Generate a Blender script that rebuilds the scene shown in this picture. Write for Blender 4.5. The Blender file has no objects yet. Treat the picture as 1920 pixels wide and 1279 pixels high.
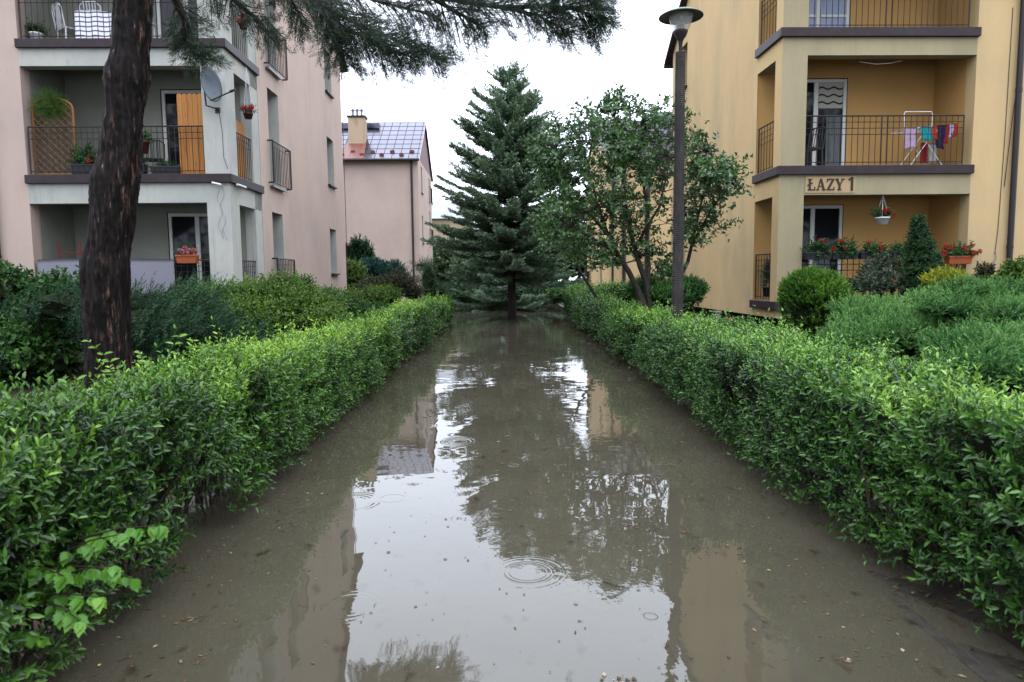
import bpy, math, random
import numpy as np
from math import radians, sin, cos, pi, tan, atan2
from mathutils import Vector, Matrix

random.seed(7)
scene = bpy.context.scene
COL = scene.collection

# ------------------------------------------------------------------ camera, sky, light
PITCH, ROLL, FPX, EYE = radians(5.27), -0.010, 1280.0, 1.5
cam_d = bpy.data.cameras.new('camera'); cam = bpy.data.objects.new('camera', cam_d); COL.objects.link(cam)
cam_d.sensor_width = 36; cam_d.lens = 24.0; cam_d.clip_end = 1000; cam_d.clip_start = 0.05
cam_d.dof.use_dof = True; cam_d.dof.focus_distance = 12.0; cam_d.dof.aperture_fstop = 4.5
CM = Matrix.Rotation(pi/2 - PITCH, 4, 'X') @ Matrix.Rotation(ROLL, 4, 'Z')
cam.matrix_world = Matrix.Translation((0, 0, EYE)) @ CM
scene.camera = cam

w = bpy.data.worlds.new('World'); scene.world = w; w.use_nodes = True
nt = w.node_tree; nt.nodes.clear()
wo = nt.nodes.new('ShaderNodeOutputWorld'); bg = nt.nodes.new('ShaderNodeBackground')
sk = nt.nodes.new('ShaderNodeTexSky'); sk.sky_type = 'NISHITA'; sk.sun_disc = False
sk.sun_elevation = radians(82); sk.sun_rotation = radians(200)
mx = nt.nodes.new('ShaderNodeMix'); mx.data_type = 'RGBA'; mx.inputs[0].default_value = 0.93
tc = nt.nodes.new('ShaderNodeTexCoord'); sp = nt.nodes.new('ShaderNodeSeparateXYZ')
cr = nt.nodes.new('ShaderNodeMapRange'); cr.inputs[1].default_value = 0.0; cr.inputs[2].default_value = 1.0
cr.inputs[3].default_value = 15.0; cr.inputs[4].default_value = 40.0
cmb = nt.nodes.new('ShaderNodeMix'); cmb.data_type = 'RGBA'; cmb.blend_type = 'MULTIPLY'; cmb.inputs[0].default_value = 1
cmb.inputs[6].default_value = (0.88, 0.96, 1.11, 1)
nt.links.new(tc.outputs['Generated'], sp.inputs[0]); nt.links.new(sp.outputs[2], cr.inputs[0])
nt.links.new(cr.outputs[0], cmb.inputs[7])
nt.links.new(sk.outputs[0], mx.inputs[6]); nt.links.new(cmb.outputs[2], mx.inputs[7])
nt.links.new(mx.outputs[2], bg.inputs[0]); bg.inputs[1].default_value = 0.125
nt.links.new(bg.outputs[0], wo.inputs[0])

sd = bpy.data.lights.new('sun', 'SUN'); sd.energy = 0.8; sd.angle = radians(60); sd.color = (1, 0.97, 0.93)
sun = bpy.data.objects.new('sun', sd); COL.objects.link(sun)
sun.rotation_euler = (radians(8), 0, radians(20))

scene.view_settings.view_transform = 'Standard'; scene.view_settings.look = 'None'
scene.view_settings.exposure = 0.38; scene.view_settings.gamma = 1
scene.render.engine = 'CYCLES'
scene.cycles.max_bounces = 6; scene.cycles.transparent_max_bounces = 8

# ------------------------------------------------------------------ measuring helpers
C0 = np.array([0, 0, EYE]); CMn = np.array(CM.to_3x3())
def ray(px, py): return CMn @ np.array([(px-960)/FPX, -(py-639.5)/FPX, -1.0])
def atY(px, py, Y):
    d = ray(px, py); return C0 + d*(Y/d[1])
def atZ(px, py, Z=0.0):
    d = ray(px, py); return C0 + d*((Z-EYE)/d[2])

# ------------------------------------------------------------------ object helpers
def tag(o, label=None, cat=None, group=None, kind=None):
    if label: o['label'] = label
    if cat: o['category'] = cat
    if group: o['group'] = group
    if kind: o['kind'] = kind
    return o
def empty(name, loc=(0, 0, 0), rz=0.0, label=None, cat=None, group=None):
    o = bpy.data.objects.new(name, None); COL.objects.link(o)
    o.location = loc; o.rotation_euler = (0, 0, rz); o.empty_display_size = .2
    return tag(o, label, cat, group)
class MB:
    def __init__(s, tf=None): s.v = []; s.f = []; s.tf = tf
    def add(s, vs, fs):
        n = len(s.v)
        if s.tf: vs = [s.tf(p) for p in vs]
        s.v += [tuple(p) for p in vs]; s.f += [tuple(i+n for i in f) for f in fs]; return s
    def box(s, x0, x1, y0, y1, z0, z1):
        return s.add([(x0,y0,z0),(x1,y0,z0),(x1,y1,z0),(x0,y1,z0),(x0,y0,z1),(x1,y0,z1),(x1,y1,z1),(x0,y1,z1)],
            [(0,3,2,1),(4,5,6,7),(0,1,5,4),(1,2,6,5),(2,3,7,6),(3,0,4,7)])
    def quad(s, a, b, c, d): return s.add([a,b,c,d], [(0,1,2,3)])
    def tube(s, pts, r, n=8, cap=True):
        pts = [Vector(p) for p in pts]
        if not hasattr(r, '__len__'): r = [r]*len(pts)
        vs, fs = [], []; u = None
        for i, p in enumerate(pts):
            t = (pts[min(i+1, len(pts)-1)] - pts[max(i-1, 0)]).normalized()
            if u is None:
                u = t.cross(Vector((0.3, 0.1, 1)) if abs(t.z) < .9 else Vector((1, 0, 0.1))).normalized()
            u = (u - t*u.dot(t)).normalized(); v = t.cross(u)
            for k in range(n):
                a = 2*pi*k/n; vs.append(p + (u*cos(a) + v*sin(a))*r[i])
        for i in range(len(pts)-1):
            for k in range(n):
                k2 = (k+1) % n; fs.append((i*n+k, i*n+k2, (i+1)*n+k2, (i+1)*n+k))
        if cap:
            fs.append(tuple(range(n))[::-1]); fs.append(tuple((len(pts)-1)*n+k for k in range(n)))
        return s.add(vs, fs)
    def lathe(s, prof, c=(0, 0, 0), n=24):
        vs, fs = [], []
        for (r, z) in prof:
            for k in range(n):
                a = 2*pi*k/n; vs.append((c[0]+r*cos(a), c[1]+r*sin(a), c[2]+z))
        for i in range(len(prof)-1):
            for k in range(n):
                k2 = (k+1) % n; fs.append((i*n+k, i*n+k2, (i+1)*n+k2, (i+1)*n+k))
        return s.add(vs, fs)
    def build(s, name, m, parent=None, smooth=False, bevel=0):
        me = bpy.data.meshes.new(name); me.from_pydata(s.v, [], s.f); me.materials.append(m)
        if smooth: me.polygons.foreach_set('use_smooth', [True]*len(me.polygons))
        me.update(); o = bpy.data.objects.new(name, me); COL.objects.link(o)
        if parent: o.parent = parent
        if bevel:
            b = o.modifiers.new('bevel', 'BEVEL'); b.width = bevel; b.segments = 2; b.limit_method = 'ANGLE'
        return o
def tri_obj(name, V, T, var, m, parent=None, smooth=False):
    me = bpy.data.meshes.new(name); V = np.asarray(V, np.float32); T = np.asarray(T, np.int32)
    me.vertices.add(len(V)); me.vertices.foreach_set('co', V.ravel())
    me.loops.add(T.size); me.loops.foreach_set('vertex_index', T.ravel())
    me.polygons.add(len(T)); me.polygons.foreach_set('loop_start', np.arange(0, T.size, 3, dtype=np.int32))
    if smooth: me.polygons.foreach_set('use_smooth', np.ones(len(T), bool))
    if var is not None:
        a = me.attributes.new('var', 'FLOAT', 'POINT'); a.data.foreach_set('value', np.asarray(var, np.float32))
    me.materials.append(m); me.update(); me.validate()
    o = bpy.data.objects.new(name, me); COL.objects.link(o)
    if parent: o.parent = parent
    return o

# ------------------------------------------------------------------ materials
KA, KL = .62, .56
def mat(name, col, rough=.8, spec=.3, metal=0, noise=None, bump=0, bscale=30, ior=None, trans=0):
    """noise: list of (scale, colour, lo, hi, stretch) layers mixed over the base colour"""
    col = tuple(v*KA for v in col); noise = [(a_, tuple(v*KA for v in c_), *r_) for (a_, c_, *r_) in (noise or [])]
    m = bpy.data.materials.new(name); m.use_nodes = True; t = m.node_tree; b = t.nodes['Principled BSDF']
    b.inputs['Base Color'].default_value = (*col, 1); b.inputs['Roughness'].default_value = rough
    b.inputs['Specular IOR Level'].default_value = spec*(.4 if rough > .3 else 1); b.inputs['Metallic'].default_value = metal
    if trans: b.inputs['Transmission Weight'].default_value = trans
    tcn = t.nodes.new('ShaderNodeTexCoord'); last = None
    for (sc, c, lo, hi, st) in (noise or []):
        mp = t.nodes.new('ShaderNodeMapping'); mp.inputs['Scale'].default_value = st
        t.links.new(tcn.outputs['Object'], mp.inputs[0])
        n = t.nodes.new('ShaderNodeTexNoise'); n.inputs['Scale'].default_value = sc; n.inputs['Detail'].default_value = 6
        n.inputs['Roughness'].default_value = .65
        t.links.new(mp.outputs[0], n.inputs['Vector'])
        r = t.nodes.new('ShaderNodeMapRange'); r.inputs[1].default_value = lo; r.inputs[2].default_value = hi
        t.links.new(n.outputs['Fac'], r.inputs[0])
        x = t.nodes.new('ShaderNodeMix'); x.data_type = 'RGBA'; t.links.new(r.outputs[0], x.inputs[0])
        if last: t.links.new(last, x.inputs[6])
        else: x.inputs[6].default_value = (*col, 1)
        x.inputs[7].default_value = (*c, 1); last = x.outputs[2]
    if last: t.links.new(last, b.inputs['Base Color'])
    if bump:
        n = t.nodes.new('ShaderNodeTexNoise'); n.inputs['Scale'].default_value = bscale; n.inputs['Detail'].default_value = 5
        t.links.new(tcn.outputs['Object'], n.inputs['Vector'])
        bp = t.nodes.new('ShaderNodeBump'); bp.inputs['Strength'].default_value = bump; bp.inputs['Distance'].default_value = .01
        t.links.new(n.outputs['Fac'], bp.inputs['Height']); t.links.new(bp.outputs[0], b.inputs['Normal'])
    return m
def leafmat(name, stops, rough=.38, trans=.25, spec=.5):
    m = bpy.data.materials.new(name); m.use_nodes = True; t = m.node_tree; b = t.nodes['Principled BSDF']
    stops = [(p_, tuple(v*KL for v in c_)) for p_, c_ in stops]
    at = t.nodes.new('ShaderNodeAttribute'); at.attribute_name = 'var'
    r = t.nodes.new('ShaderNodeValToRGB'); e = r.color_ramp.elements
    e[0].position, e[0].color = stops[0][0], (*stops[0][1], 1)
    e[1].position, e[1].color = stops[-1][0], (*stops[-1][1], 1)
    for p, c in stops[1:-1]:
        q = e.new(p); q.color = (*c, 1)
    t.links.new(at.outputs['Fac'], r.inputs[0]); t.links.new(r.outputs[0], b.inputs['Base Color'])
    b.inputs['Roughness'].default_value = rough; b.inputs['Specular IOR Level'].default_value = spec*.36
    if trans:
        tr = t.nodes.new('ShaderNodeBsdfTranslucent'); t.links.new(r.outputs[0], tr.inputs[0])
        ms = t.nodes.new('ShaderNodeMixShader'); ms.inputs[0].default_value = trans
        t.links.new(b.outputs[0], ms.inputs[1]); t.links.new(tr.outputs[0], ms.inputs[2])
        t.links.new(ms.outputs[0], t.nodes['Material Output'].inputs[0])
    return m

S1 = (1, 1, 1); SV = (1, 1, .18)
M = {}
M['pink'] = mat('pink_stucco', (.52,.395,.325), .9, .2, noise=[(.5,(.44,.345,.295),.42,.66,S1),(1.1,(.56,.43,.355),.45,.75,(1,1,.4)),(9,(.47,.36,.30),.5,.9,SV),(16,(.36,.29,.25),.60,.85,(1,1,.05))], bump=.35, bscale=90)
M['orange'] = mat('ochre_stucco', (.60,.425,.215), .9, .2, noise=[(.55,(.43,.34,.20),.45,.70,(1,1,.6)),(1.3,(.64,.46,.24),.45,.75,(1,1,.4)),(8,(.53,.375,.19),.5,.9,SV),(15,(.40,.31,.19),.60,.85,(1,1,.05))], bump=.35, bscale=90)
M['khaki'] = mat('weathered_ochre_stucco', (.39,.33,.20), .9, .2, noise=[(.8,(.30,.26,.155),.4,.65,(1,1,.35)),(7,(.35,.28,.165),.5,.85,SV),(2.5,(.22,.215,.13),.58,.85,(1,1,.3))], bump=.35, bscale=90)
M['grey'] = mat('pale_grey_stucco', (.48,.465,.41), .9, .2, noise=[(.7,(.34,.36,.34),.42,.7,S1),(3,(.27,.29,.25),.58,.85,(1,1,.35)),(11,(.37,.385,.36),.5,.9,SV),(14,(.25,.25,.21),.58,.85,(1,1,.05))], bump=.3, bscale=90)
M['brownmetal'] = mat('dark_brown_sheet_metal', (.034,.023,.025), .5, .35, noise=[(6,(.055,.040,.043),.45,.8,S1)], bump=.15, bscale=8)
M['pipe'] = mat('dark_pipe', (.028,.022,.022), .35, .5)
M['iron'] = mat('painted_iron', (.035,.024,.022), .5, .4)
M['dark'] = mat('dark_plinth', (.03,.026,.022), .9, .2, noise=[(5,(.06,.05,.04),.4,.7,S1)])
M['inner_left'] = mat('olive_grey_loggia_shade', (.27,.27,.225), .9, .2, noise=[(1.2,(.22,.225,.185),.42,.7,S1)])  # grey stucco darkened: the loggia's shade is put into the colour
M['inner_right'] = mat('deep_ochre_loggia_shade', (.52,.30,.105), .9, .2, noise=[(1.2,(.46,.27,.10),.42,.7,S1)])  # ochre stucco deepened, carrying the shade inside the loggia
M['pvc'] = mat('white_window_frame', (.62,.61,.57), .45, .4)
M['glass'] = mat('dark_glass', (.010,.012,.014), .04, .22)
M['curtain'] = mat('net_curtain', (.15,.17,.165), .9, .1, noise=[(30,(.07,.085,.085),.4,.7,(1,1,.05))])
M['blind'] = mat('patterned_blind', (.42,.40,.34), .9, .1)
M['black'] = mat('black_stripe', (.02,.02,.022), .9, .1)
M['bluecurtain'] = mat('bluish_net_curtain', (.38,.42,.55), .9, .1, noise=[(30,(.26,.30,.42),.4,.7,(1,1,.05))])
M['wood'] = mat('varnished_pine_boards', (.38,.15,.032), .45, .4, noise=[(3,(.46,.20,.05),.45,.7,(4,4,.3)),(14,(.22,.08,.018),.56,.74,(1,1,.22)),(9,(.12,.04,.012),.66,.74,(1,1,.8))], bump=.1)
M['trellis'] = mat('brown_trellis_wood', (.27,.125,.045), .6, .3, noise=[(9,(.18,.08,.03),.5,.8,S1)])
M['roof'] = mat('wet_metal_roof', (.105,.10,.145), .22, .8, metal=.9, noise=[(1.5,(.085,.075,.105),.4,.7,S1)])
M['roofred'] = mat('bare_red_roof', (.16,.05,.04), .42, .5, noise=[(5,(.20,.07,.055),.4,.7,S1)])
M['gable'] = mat('gable_cladding', (.16,.07,.062), .6, .3, noise=[(4,(.13,.06,.055),.4,.7,S1)])
M['chimney'] = mat('yellow_render', (.46,.35,.235), .9, .2, noise=[(3,(.28,.22,.13),.52,.75,(1,1,.3))])
M['steel'] = mat('grey_metal', (.22,.23,.24), .35, .5, metal=.5)
M['white'] = mat('white_plastic', (.7,.7,.7), .4, .4)
M['terracotta'] = mat('terracotta_plastic', (.36,.09,.03), .5, .4)
M['brownpot'] = mat('brown_plastic', (.09,.03,.025), .45, .4)
M['anthracite'] = mat('anthracite_plastic', (.03,.032,.036), .5, .4)
M['cloth'] = mat('grey_screen_fabric', (.23,.225,.255), .95, .1, noise=[(3,(.22,.215,.25),.45,.7,S1),(60,(.24,.235,.27),.4,.7,S1)])
M['red'] = mat('dark_red_wood', (.22,.03,.025), .5, .4)
M['concrete'] = mat('old_concrete', (.34,.33,.28), .9, .2, noise=[(9,(.2,.2,.17),.45,.7,S1)], bump=.3)
M['kerb'] = mat('wet_kerb_concrete', (.060,.055,.046), .8, .15, noise=[(40,(.04,.035,.027),.4,.65,S1),(9,(.035,.030,.022),.45,.6,S1)], bump=.4)
M['soil'] = mat('wet_soil', (.022,.017,.012), .6, .4, noise=[(14,(.045,.033,.02),.5,.75,S1),(3,(.03,.035,.015),.5,.8,S1)], bump=1, bscale=25)
M['twig'] = mat('hedge_twigs', (.035,.026,.017), .8, .2)
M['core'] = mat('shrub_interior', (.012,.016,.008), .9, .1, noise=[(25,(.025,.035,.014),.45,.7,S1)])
M['treebark'] = mat('wet_grey_bark', (.045,.035,.028), .6, .4, noise=[(14,(.022,.018,.015),.4,.7,S1)], bump=.5, bscale=40)
M['sprucebark'] = mat('spruce_bark', (.035,.028,.022), .8, .2, bump=.5)
M['signplate'] = mat('ochre_sign_plate', (.46,.32,.17), .7, .3)
M['letters'] = mat('dark_letters', (.035,.028,.022), .5, .4)
def leafs(name, base, k=1.0, **kw):
    a = np.array(base); return leafmat(name, [(0, tuple(a*.38*k)), (.4, tuple(a*.85*k)), (.75, tuple(a*1.5*k)), (1, tuple(np.clip(a*np.array([3.0,2.5,2.0])*k,0,.6)))], **kw)
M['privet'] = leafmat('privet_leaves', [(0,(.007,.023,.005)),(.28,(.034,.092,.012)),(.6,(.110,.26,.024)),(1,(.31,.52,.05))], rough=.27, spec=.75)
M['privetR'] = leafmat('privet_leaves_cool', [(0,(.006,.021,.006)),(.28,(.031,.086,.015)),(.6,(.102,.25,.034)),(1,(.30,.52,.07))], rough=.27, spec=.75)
M['shrub'] = leafmat('shrub_leaves', [(0,(.014,.045,.010)),(.4,(.035,.10,.020)),(.75,(.075,.17,.028)),(1,(.16,.27,.04))], rough=.4)
M['golden'] = leafmat('forsythia_leaves', [(0,(.03,.065,.010)),(.4,(.075,.15,.02)),(.75,(.15,.26,.03)),(1,(.27,.38,.05))], rough=.4)
M['lime'] = leafmat('young_lime_leaves', [(0,(.04,.13,.015)),(.5,(.10,.27,.028)),(1,(.24,.43,.045))], rough=.35, trans=.35)
M['djun'] = leafmat('dark_juniper_foliage', [(0,(.004,.016,.006)),(.5,(.022,.072,.024)),(1,(.11,.22,.08))], rough=.55, trans=.1)
M['jun'] = leafmat('green_juniper_foliage', [(0,(.007,.024,.007)),(.35,(.045,.14,.034)),(.7,(.17,.35,.085)),(1,(.32,.52,.17))], rough=.6, trans=.2, spec=.25)
M['bjun'] = leafmat('bluish_juniper_foliage', [(0,(.010,.035,.028)),(.5,(.022,.085,.06)),(1,(.055,.16,.11))], rough=.55, trans=.1)
M['thuja'] = leafmat('bright_thuja_foliage', [(0,(.02,.055,.008)),(.4,(.055,.15,.012)),(.75,(.13,.30,.02)),(1,(.26,.46,.035))], rough=.5, trans=.2)
M['cone'] = leafmat('dwarf_spruce_foliage', [(0,(.010,.035,.010)),(.5,(.028,.075,.022)),(1,(.07,.15,.045))], rough=.5, trans=.1)
M['yellow'] = leafmat('golden_conifer_foliage', [(0,(.10,.13,.01)),(.5,(.30,.35,.02)),(1,(.55,.55,.05))], rough=.5, trans=.25)
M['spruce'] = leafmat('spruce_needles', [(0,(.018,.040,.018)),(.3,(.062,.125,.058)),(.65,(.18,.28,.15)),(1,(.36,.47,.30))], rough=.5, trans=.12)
M['pine'] = leafmat('pine_needles', [(0,(.010,.026,.012)),(.5,(.028,.062,.028)),(1,(.08,.14,.065))], rough=.45, trans=.15)
M['lilac'] = leafmat('broad_tree_leaves', [(0,(.022,.052,.016)),(.4,(.060,.13,.035)),(.75,(.11,.22,.055)),(1,(.20,.34,.08))], rough=.25, trans=.3, spec=1.2)
M['farleaf'] = leafmat('distant_leaves', [(0,(.03,.05,.02)),(.5,(.06,.10,.04)),(1,(.12,.18,.07))], rough=.6, trans=.2)
M['brownleaf'] = leafmat('brownish_shrub_leaves', [(0,(.025,.030,.012)),(.5,(.055,.060,.025)),(1,(.12,.12,.05))], rough=.5)
M['geranium'] = leafmat('geranium_leaves', [(0,(.012,.04,.012)),(.5,(.035,.10,.026)),(1,(.09,.2,.05))], rough=.5)
M['petal'] = leafmat('red_petals', [(0,(.35,.008,.008)),(.5,(.62,.02,.02)),(1,(.75,.07,.04))], rough=.5, trans=.3)
M['pinkpetal'] = leafmat('pink_petals', [(0,(.55,.03,.05)),(.5,(.7,.15,.17)),(1,(.75,.6,.6))], rough=.5, trans=.3)
M['silver'] = leafmat('silvery_leaves', [(0,(.02,.04,.02)),(.5,(.07,.11,.06)),(1,(.22,.27,.2))], rough=.5)
M['rust'] = leafmat('rusty_dead_foliage', [(0,(.05,.02,.012)),(.5,(.12,.05,.03)),(1,(.2,.1,.06))], rough=.8)

# ------------------------------------------------------------------ foliage generators
def nrm(a): return a/np.maximum(np.linalg.norm(a, axis=-1, keepdims=True), 1e-9)
def leaf_mesh(P, D, N, ll, lw, hi=False, fold=.22, curl=.15):
    """P base points, D direction, N face normal, ll length, lw width (arrays)"""
    D = nrm(D); W = nrm(np.cross(D, N)); N = np.cross(W, D); n = len(P)
    ll = ll[:, None]; lw = lw[:, None]
    def pt(s, wd, up): return P + D*ll*s + W*lw*wd + N*(lw*up) - N*ll*curl*s*s
    if hi:
        V = np.stack([pt(0,0,0), pt(.28,.40,fold), pt(.3,0,0), pt(.28,-.40,fold), pt(.66,.38,fold), pt(.66,0,0), pt(.66,-.38,fold), pt(1,0,0)], 1)
        T = np.array([(0,1,2),(0,2,3),(1,4,5),(1,5,2),(2,5,6),(2,6,3),(4,7,5),(5,7,6)])
    else:
        V = np.stack([pt(0,0,0), pt(.45,.5,fold), pt(.45,0,0), pt(.45,-.5,fold), pt(1,0,0)], 1)
        T = np.array([(0,1,2),(0,2,3),(1,4,2),(2,4,3)])
    k = V.shape[1]
    F = (T[None] + (np.arange(n)*k)[:, None, None]).reshape(-1, 3)
    return V.reshape(-1, 3), F, k
def sprigs(rng, P, D, L, K, ll, lw, ang=50, az='dec', hi=False, fold=.22, curl=.15, droop=0., jit=.18, v0=None, tipv=.35, two=True, blade=False):
    n = len(P); D = nrm(D); L = np.broadcast_to(L, (n,)).astype(float)
    rnd = rng.normal(size=(n, 3))
    if az == 'flat':
        u = nrm(np.cross(D, np.array([0, 0, 1.0]) + rnd*.25))
    else: u = nrm(np.cross(D, rnd))
    v = np.cross(D, u); v0 = rng.random(n) if v0 is None else v0
    Ps, Ds, Ns, Ls, Ws, Vs = [], [], [], [], [], []
    for k in range(K):
        t = (k+.6)/K
        base = P + D*(L*t)[:, None]; base[:, 2] -= droop*L*t*t
        Dk = D.copy(); Dk[:, 2] -= 2*droop*t*.7; Dk = nrm(Dk)
        if az == 'dec': a = np.full(n, (k % 2)*pi/2) + rng.normal(size=n)*.3
        elif az == 'flat': a = rng.normal(size=n)*.25
        else: a = rng.random(n)*2*pi
        R = u*np.cos(a)[:, None] + v*np.sin(a)[:, None]
        for sgn in ((1, -1) if two else (1,)):
            an = np.radians(ang*(1.0 - .45*t)) + rng.normal(size=n)*.15
            d = Dk*np.cos(an)[:, None] + sgn*R*np.sin(an)[:, None] + rng.normal(size=(n, 3))*jit
            nn = Dk*np.sin(an)[:, None] - sgn*R*np.cos(an)[:, None]
            if blade: nn = rng.normal(size=(n, 3))
            s = (.62 + .76*rng.random(n))*(1.0 if K < 4 else (1.05 - .45*abs(t-.45)))
            Ps.append(base); Ds.append(d); Ns.append(nn); Ls.append(ll*s); Ws.append(lw*s)
            Vs.append(np.clip(v0*.45 + rng.random(n)*.25 + tipv*t*t, 0, 1))
    Ps, Ds, Ns = map(np.concatenate, (Ps, Ds, Ns)); Ls, Ws, Vs = map(np.concatenate, (Ls, Ws, Vs))
    V, F, k = leaf_mesh(Ps, Ds, Ns, Ls, Ws, hi, fold, curl)
    return V, F, np.repeat(Vs, k)
def merge(parts):
    V, T, A, n = [], [], [], 0
    for v, t, a in parts:
        V.append(v); T.append(t+n); A.append(a); n += len(v)
    return np.concatenate(V), np.concatenate(T), np.concatenate(A)
class Noise3:
    def __init__(s, seed, f):
        r = np.random.default_rng(seed); s.k = r.normal(size=(7, 3))*f; s.p = r.random(7)*2*pi
    def __call__(s, P): return np.sin(P @ s.k.T + s.p).sum(1)/3.5

# ------------------------------------------------------------------ ground and water
def water_material():
    m = bpy.data.materials.new('flood_water'); m.use_nodes = True; t = m.node_tree; b = t.nodes['Principled BSDF']
    L = t.links.new; geo = t.nodes.new('ShaderNodeNewGeometry')
    def math_(op, a, b_=None, c=None):
        n = t.nodes.new('ShaderNodeMath'); n.operation = op
        for i, x in enumerate((a, b_, c)):
            if x is None: continue
            if isinstance(x, (int, float)): n.inputs[i].default_value = x
            else: L(x, n.inputs[i])
        return n.outputs[0]
    def noise(sc, det=3, st=(1,1,1), rough=.5):
        mp = t.nodes.new('ShaderNodeMapping'); mp.inputs['Scale'].default_value = st; L(geo.outputs['Position'], mp.inputs[0])
        n = t.nodes.new('ShaderNodeTexNoise'); n.inputs['Scale'].default_value = sc; n.inputs['Detail'].default_value = det
        n.inputs['Roughness'].default_value = rough
        L(mp.outputs[0], n.inputs['Vector']); return n.outputs['Fac']
    # silt colour with sunken-leaf patches
    def ramp(f, lo, hi):
        r = t.nodes.new('ShaderNodeMapRange'); r.inputs[1].default_value = lo; r.inputs[2].default_value = hi; L(f, r.inputs[0]); return r.outputs[0]
    def mix(f, a, c):
        x = t.nodes.new('ShaderNodeMix'); x.data_type = 'RGBA'; L(f, x.inputs[0])
        if isinstance(a, tuple): x.inputs[6].default_value = (*a, 1)
        else: L(a, x.inputs[6])
        x.inputs[7].default_value = (*c, 1); return x.outputs[2]
    c = mix(ramp(noise(.8, 5), .35, .7), WC1, WC2)
    c = mix(ramp(noise(9, 4, (1, .6, 1)), .62, .74), c, WC3)
    L(c, b.inputs['Base Color'])
    b.inputs['Roughness'].default_value = .015; b.inputs['IOR'].default_value = 1.45
    # ripples
    h = math_('MULTIPLY', noise(2.2, 2), .0030)
    calm = ramp(noise(.45, 2), .45, .68)
    h = math_('ADD', h, math_('MULTIPLY', math_('MULTIPLY', noise(17, 2, (1, .8, 1)), .0010), calm))
    sx = t.nodes.new('ShaderNodeSeparateXYZ'); L(geo.outputs['Position'], sx.inputs[0])
    for (cx, cy, r0, wd, lam, amp) in RINGS:
        dx = math_('SUBTRACT', sx.outputs[0], cx); dy = math_('SUBTRACT', sx.outputs[1], cy)
        d = math_('SQRT', math_('ADD', math_('MULTIPLY', dx, dx), math_('MULTIPLY', dy, dy)))
        q = math_('SUBTRACT', d, r0)
        win = math_('EXPONENT', math_('MULTIPLY', math_('MULTIPLY', q, q), -1/(wd*wd)))
        h = math_('ADD', h, math_('MULTIPLY', math_('MULTIPLY', math_('COSINE', math_('MULTIPLY', q, 2*pi/lam)), win), amp))
    bp = t.nodes.new('ShaderNodeBump'); bp.inputs['Strength'].default_value = 1; bp.inputs['Distance'].default_value = 1
    L(h, bp.inputs['Height']); L(bp.outputs[0], b.inputs['Normal'])
    return m
WC1, WC2, WC3 = (.0355, .0312, .0215), (.0455, .0398, .0275), (.0220, .0155, .0100)
RINGS = [(.07, 3.37, .125, .009, .024, .00042), (.07, 3.37, .10, .006, .018, .0003), (.07, 3.37, .185, .02, .03, .00012),
         (-.83, 4.57, .085, .005, .018, .00014), (-1.10, 4.50, .17, .05, .036, .00018), (-.60, 3.03, .045, .006, .016, .00012),
         (-.76, 3.03, .12, .04, .034, .00015), (.6, 2.9, .03, .01, .015, .00015), (-.1, 4.3, .05, .01, .02, .00012), (.9, 5.9, .06, .02, .025, .0002), (-.9, 6.9, .1, .03, .03, .0002), (.01, 5.38, .04, .012, .02, .0007), (-.6, 7.9, .06, .02, .03, .0007),
         (.2, 9.5, .08, .03, .04, .0008), (-.5, 6.2, .12, .05, .04, .0006)]
water = MB().quad((-90, -12, 0), (90, -12, 0), (90, 160, 0), (-90, 160, 0)).build('water', water_material())
tag(water, kind='structure')

def ground_h(x, y):
    h = np.full_like(x, -.30)
    h = np.where((x > 1.79) & (y < 12), np.maximum(h, .045 - .020*(y-.6) + .03*np.sin(x*9+y*7)*.4), h)
    h = np.where((x > 2.02) & (y < 12), np.maximum(h, .04+.012*np.sin(x*9+y*7)), h)      # near bed inside the kerb
    h = np.maximum(h, np.where(x > 2.3, np.clip((x-2.3)/.6, 0, 1)*.16-.08, -.3))                 # lawn behind the right hedge
    h = np.maximum(h, np.clip((x-3.4)/1.2, 0, 1)*.32 - .30*(x < 3.4) - .05)                        # right garden
    h = np.maximum(h, np.clip((-x-4.0)/1.5, 0, 1)*np.clip((y-9.6)/.8, 0, 1)*.55 - .3)
    h = np.maximum(h, np.clip((-x-2.9)/.8, 0, 1)*np.clip((y-13.0)/2, 0, 1)*.5 - .3)
    h = np.maximum(h, np.clip((y-46)/6, 0, 1)*.8 - .3)
    return h
gx = np.concatenate([np.arange(-90, -14, 4.), np.arange(-14, 14, .1), np.arange(14, 91, 4.)])
gy = np.concatenate([np.arange(-12, 0, 1.), np.arange(0, 20, .1), np.arange(20, 60, 1.), np.arange(60, 161, 5.)])
X, Y = np.meshgrid(gx, gy); Z = ground_h(X, Y)
V = np.stack([X, Y, Z], -1).reshape(-1, 3); ny, nx = X.shape
idx = np.arange(ny*nx).reshape(ny, nx)
a, b_, c, d = idx[:-1,:-1].ravel(), idx[:-1,1:].ravel(), idx[1:,1:].ravel(), idx[1:,:-1].ravel()
g = tri_obj('ground', V, np.concatenate([np.stack([a,b_,c],1), np.stack([a,c,d],1)]), None, M['soil'], smooth=True); tag(g, kind='structure')

kb = MB()
yy = np.arange(-1.0, 9.0, 1.0)
for y0 in yy:
    z0 = .034 - .0135*(y0-.6); z1 = .034 - .0135*(y0+.99-.6)
    kb.add([(1.73,y0,-.3),(1.785,y0,-.3),(1.785,y0+.985,-.3),(1.73,y0+.985,-.3),(1.73,y0,z0),(1.785,y0,z0),(1.785,y0+.985,z1),(1.73,y0+.985,z1)],
        [(0,3,2,1),(4,5,6,7),(0,1,5,4),(1,2,6,5),(2,3,7,6),(3,0,4,7)])
tag(kb.build('kerb', M['kerb'], bevel=.008), kind='structure')

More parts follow.
